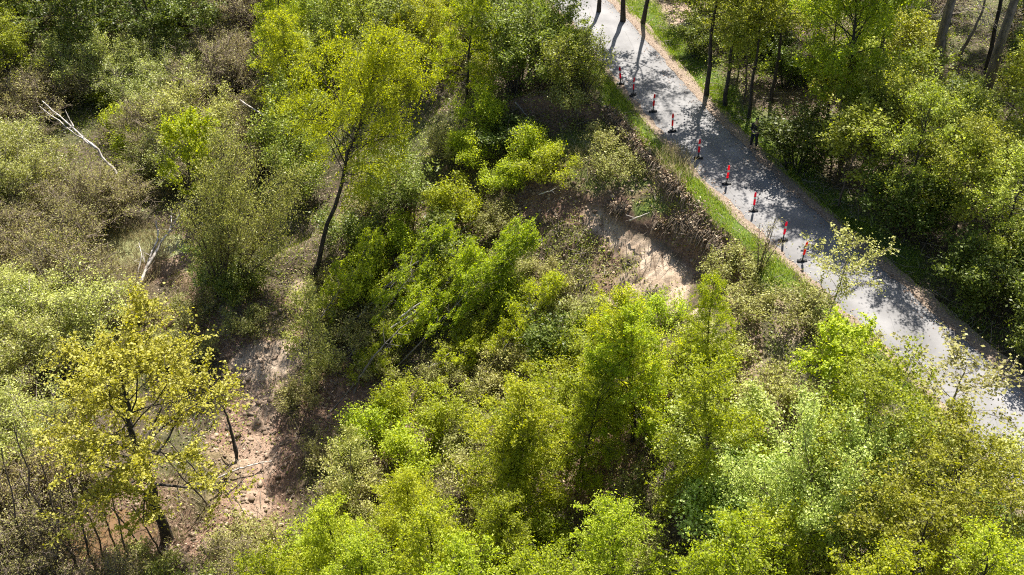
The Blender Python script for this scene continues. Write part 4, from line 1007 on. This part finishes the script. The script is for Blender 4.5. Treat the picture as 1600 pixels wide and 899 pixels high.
posts = [(962, 132), (989, 150), (1020, 176), (1050, 207), (1091, 249), (1135, 289), (1177, 331), (1223, 377), (1253, 409)]
PL = ['red and white marker post farthest up the road edge, beside the green verge', 'second marker post from the far end, thin and dark in the branch shade', 'third marker post from the far end, at the branch shadows',
      'fourth marker post from the far end, above the straw covered scarp', 'middle marker post of the row, in front of the dappled shade', 'marker post on sunlit asphalt just past the dappled shade',
      'marker post behind the clump of sprouting stems', 'second closest marker post, at the edge of the big road shadow', 'red marker post closest to the camera, before the roadside sapling']
for i, (u, v) in enumerate(posts):
    if i == 0: o = P0
    else:
        o = P0.copy(); scene.collection.objects.link(o)
        for chd in P0.children:
            c_ = chd.copy(); scene.collection.objects.link(c_); c_.parent = o
            for g_ in chd.children:
                h_ = g_.copy(); scene.collection.objects.link(h_); h_.parent = c_
    gx, gy = ground0(u, v)
    dd_ = float(dleft(gx, gy)); gx += max(0, dd_ + .12)
    o.location = (gx, gy, .022)
    o.rotation_euler = (rng.normal() * .03, rng.normal() * .05, rng.normal() * .18 + (.9 if i in (1,) else 0))
    tag(o, PL[i], 'marker post', 'marker posts along the road edge')

# ------------------------------------------------------------------ person standing at the far road edge
flatmat('black_cloth', (.012, .012, .015), .8); flatmat('skin', (.50, .30, .21), .55); flatmat('controller_grey', (.35, .35, .36), .4); flatmat('hair', (.03, .02, .014), .7); flatmat('dark_trousers', (.014, .015, .022), .85); flatmat('shoe', (.02, .02, .02), .6)
def skin_mesh(name, pts, edges, mat, parent, sub=2, rootv=0):
    me = bpy.data.meshes.new(name); me.from_pydata([p[:3] for p in pts], edges, [])
    o = link(name, me, parent)
    md = o.modifiers.new('skin', 'SKIN'); md.use_smooth_shade = True
    for i, p in enumerate(pts):
        sv = me.skin_vertices[0].data[i]; r = p[3]; sv.radius = r if isinstance(r, tuple) else (r, r); sv.use_root = (i == rootv)
    s2 = o.modifiers.new('sub', 'SUBSURF'); s2.levels = sub; s2.render_levels = sub
    dg = bpy.context.evaluated_depsgraph_get(); ev = o.evaluated_get(dg)
    nm = bpy.data.meshes.new_from_object(ev); o.modifiers.clear(); o.data = nm
    nm.materials.clear(); nm.materials.append(MATS[mat])
    for pl in nm.polygons: pl.use_smooth = True
    return o
def person():
    root = bpy.data.objects.new('person', None); scene.collection.objects.link(root)
    # facing -Y; whole figure, arms bent in front holding a controller
    B = [(0, 0, .95, (.15, .11)), (0, 0, 1.10, (.145, .10)), (0, .01, 1.28, (.17, .115)), (0, .01, 1.42, (.13, .09)), (0, 0, 1.50, .06), (0, -.01, 1.56, .07), (0, -.015, 1.65, (.08, .098)), (0, -.01, 1.72, (.062, .075)),
         (.17, .01, 1.42, .06), (.23, .03, 1.15, .048), (.13, -.22, 1.12, .036), (.09, -.27, 1.13, .03), (-.17, .01, 1.42, .06), (-.23, .03, 1.15, .048), (-.13, -.22, 1.12, .036), (-.09, -.27, 1.13, .03),
         (.10, 0, .86, .095), (.13, -.02, .48, .062), (.14, .02, .10, .045), (.145, -.12, .045, .04), (-.10, 0, .86, .095), (-.12, .0, .48, .062), (-.13, .04, .10, .045), (-.14, -.10, .045, .04)]
    E = [(0, 1), (1, 2), (2, 3), (3, 4), (4, 5), (5, 6), (6, 7), (3, 8), (8, 9), (9, 10), (10, 11), (3, 12), (12, 13), (13, 14), (14, 15), (0, 16), (16, 17), (17, 18), (18, 19), (0, 20), (20, 21), (21, 22), (22, 23)]
    body = skin_mesh('body', B, E, 'skin', root)
    Jk = [(0, 0, .90, (.17, .13)), (0, 0, 1.10, (.165, .12)), (0, .01, 1.28, (.19, .135)), (0, .01, 1.43, (.14, .10)), (0, 0, 1.49, .075), (.175, .01, 1.42, .075), (.24, .03, 1.15, .062), (.15, -.19, 1.12, .048), (-.175, .01, 1.42, .075), (-.24, .03, 1.15, .062), (-.15, -.19, 1.12, .048)]
    skin_mesh('jacket', Jk, [(0, 1), (1, 2), (2, 3), (3, 4), (3, 5), (5, 6), (6, 7), (3, 8), (8, 9), (9, 10)], 'black_cloth', root)
    Tr = [(0, 0, .93, (.16, .12)), (.10, 0, .85, .11), (.13, -.02, .48, .08), (.14, .02, .12, .065), (-.10, 0, .85, .11), (-.12, 0, .48, .08), (-.13, .04, .12, .065)]
    skin_mesh('trousers', Tr, [(0, 1), (1, 2), (2, 3), (0, 4), (4, 5), (5, 6)], 'dark_trousers', root)
    for sx, yy_ in ((.142, .02), (-.135, .04)):
        skin_mesh('shoe', [(sx, yy_ + .04, .055, .05), (sx, yy_ - .06, .05, .048), (sx, yy_ - .17, .04, .042)], [(0, 1), (1, 2)], 'shoe', root, 1)
    skin_mesh('hair', [(0, .03, 1.62, .075), (0, .03, 1.71, (.085, .085)), (0, -.03, 1.755, (.07, .06))], [(0, 1), (1, 2)], 'hair', root, 2, 1)
    skin_mesh('nose', [(0, -.105, 1.655, .012), (0, -.125, 1.63, .013)], [(0, 1)], 'skin', root, 1)
    for s in (-1, 1):
        skin_mesh('ear', [(s * .082, 0, 1.665, .012), (s * .088, .005, 1.63, .012)], [(0, 1)], 'skin', root, 1)
        skin_mesh('eye', [(s * .032, -.098, 1.672, .008), (s * .038, -.098, 1.672, .008)], [(0, 1)], 'shoe', root, 1)
        # hand: palm, four fingers curled round the controller, thumb on top
        skin_mesh('hand', [(s * .125, -.235, 1.12, .022), (s * .105, -.265, 1.125, (.032, .018)), (s * .095, -.29, 1.13, (.034, .016))], [(0, 1), (1, 2)], 'skin', root, 1)
        for f in range(4):
            zf = 1.152 - .018 * f; lf = [.9, 1, .95, .8][f]
            skin_mesh('finger', [(s * .095, -.285, zf, .009), (s * .088, -.285 - .035 * lf, zf, .009), (s * .066, -.285 - .05 * lf, zf - .004, .008), (s * (.066 - .02 * lf), -.30 - .03 * lf, zf - .006, .007)], [(0, 1), (1, 2), (2, 3)], 'skin', root, 1)
        skin_mesh('thumb', [(s * .108, -.262, 1.14, .012), (s * .09, -.268, 1.162, .010), (s * .068, -.285, 1.168, .009)], [(0, 1), (1, 2)], 'skin', root, 1)
    return root
pp = person()
gx, gy = ground0(1176, 233)
pp.location = (gx, gy, .055); pp.rotation_euler = (0, 0, -.35)
tag(pp, 'person in black clothes standing at the shaded road edge looking down at a controller', 'person')
ctl = bmobj('remote_controller', [box((0, 0, 0), (.17, .11, .035), .012)], 'controller_grey', None)
scr = bmobj('screen', [box((0, .0, .0195), (.13, .075, .003))], 'post_black', ctl)
for s in (-1, 1): bmobj('thumbstick', [box((s * .072, .0, .028), (.01, .01, .022))], 'post_black', ctl)
ctl.location = pp.matrix_basis @ Vector((0, -.305, 1.14)); ctl.rotation_euler = (.35, 0, -.35)
tag(ctl, 'pale grey remote controller held by the person in black', 'controller')
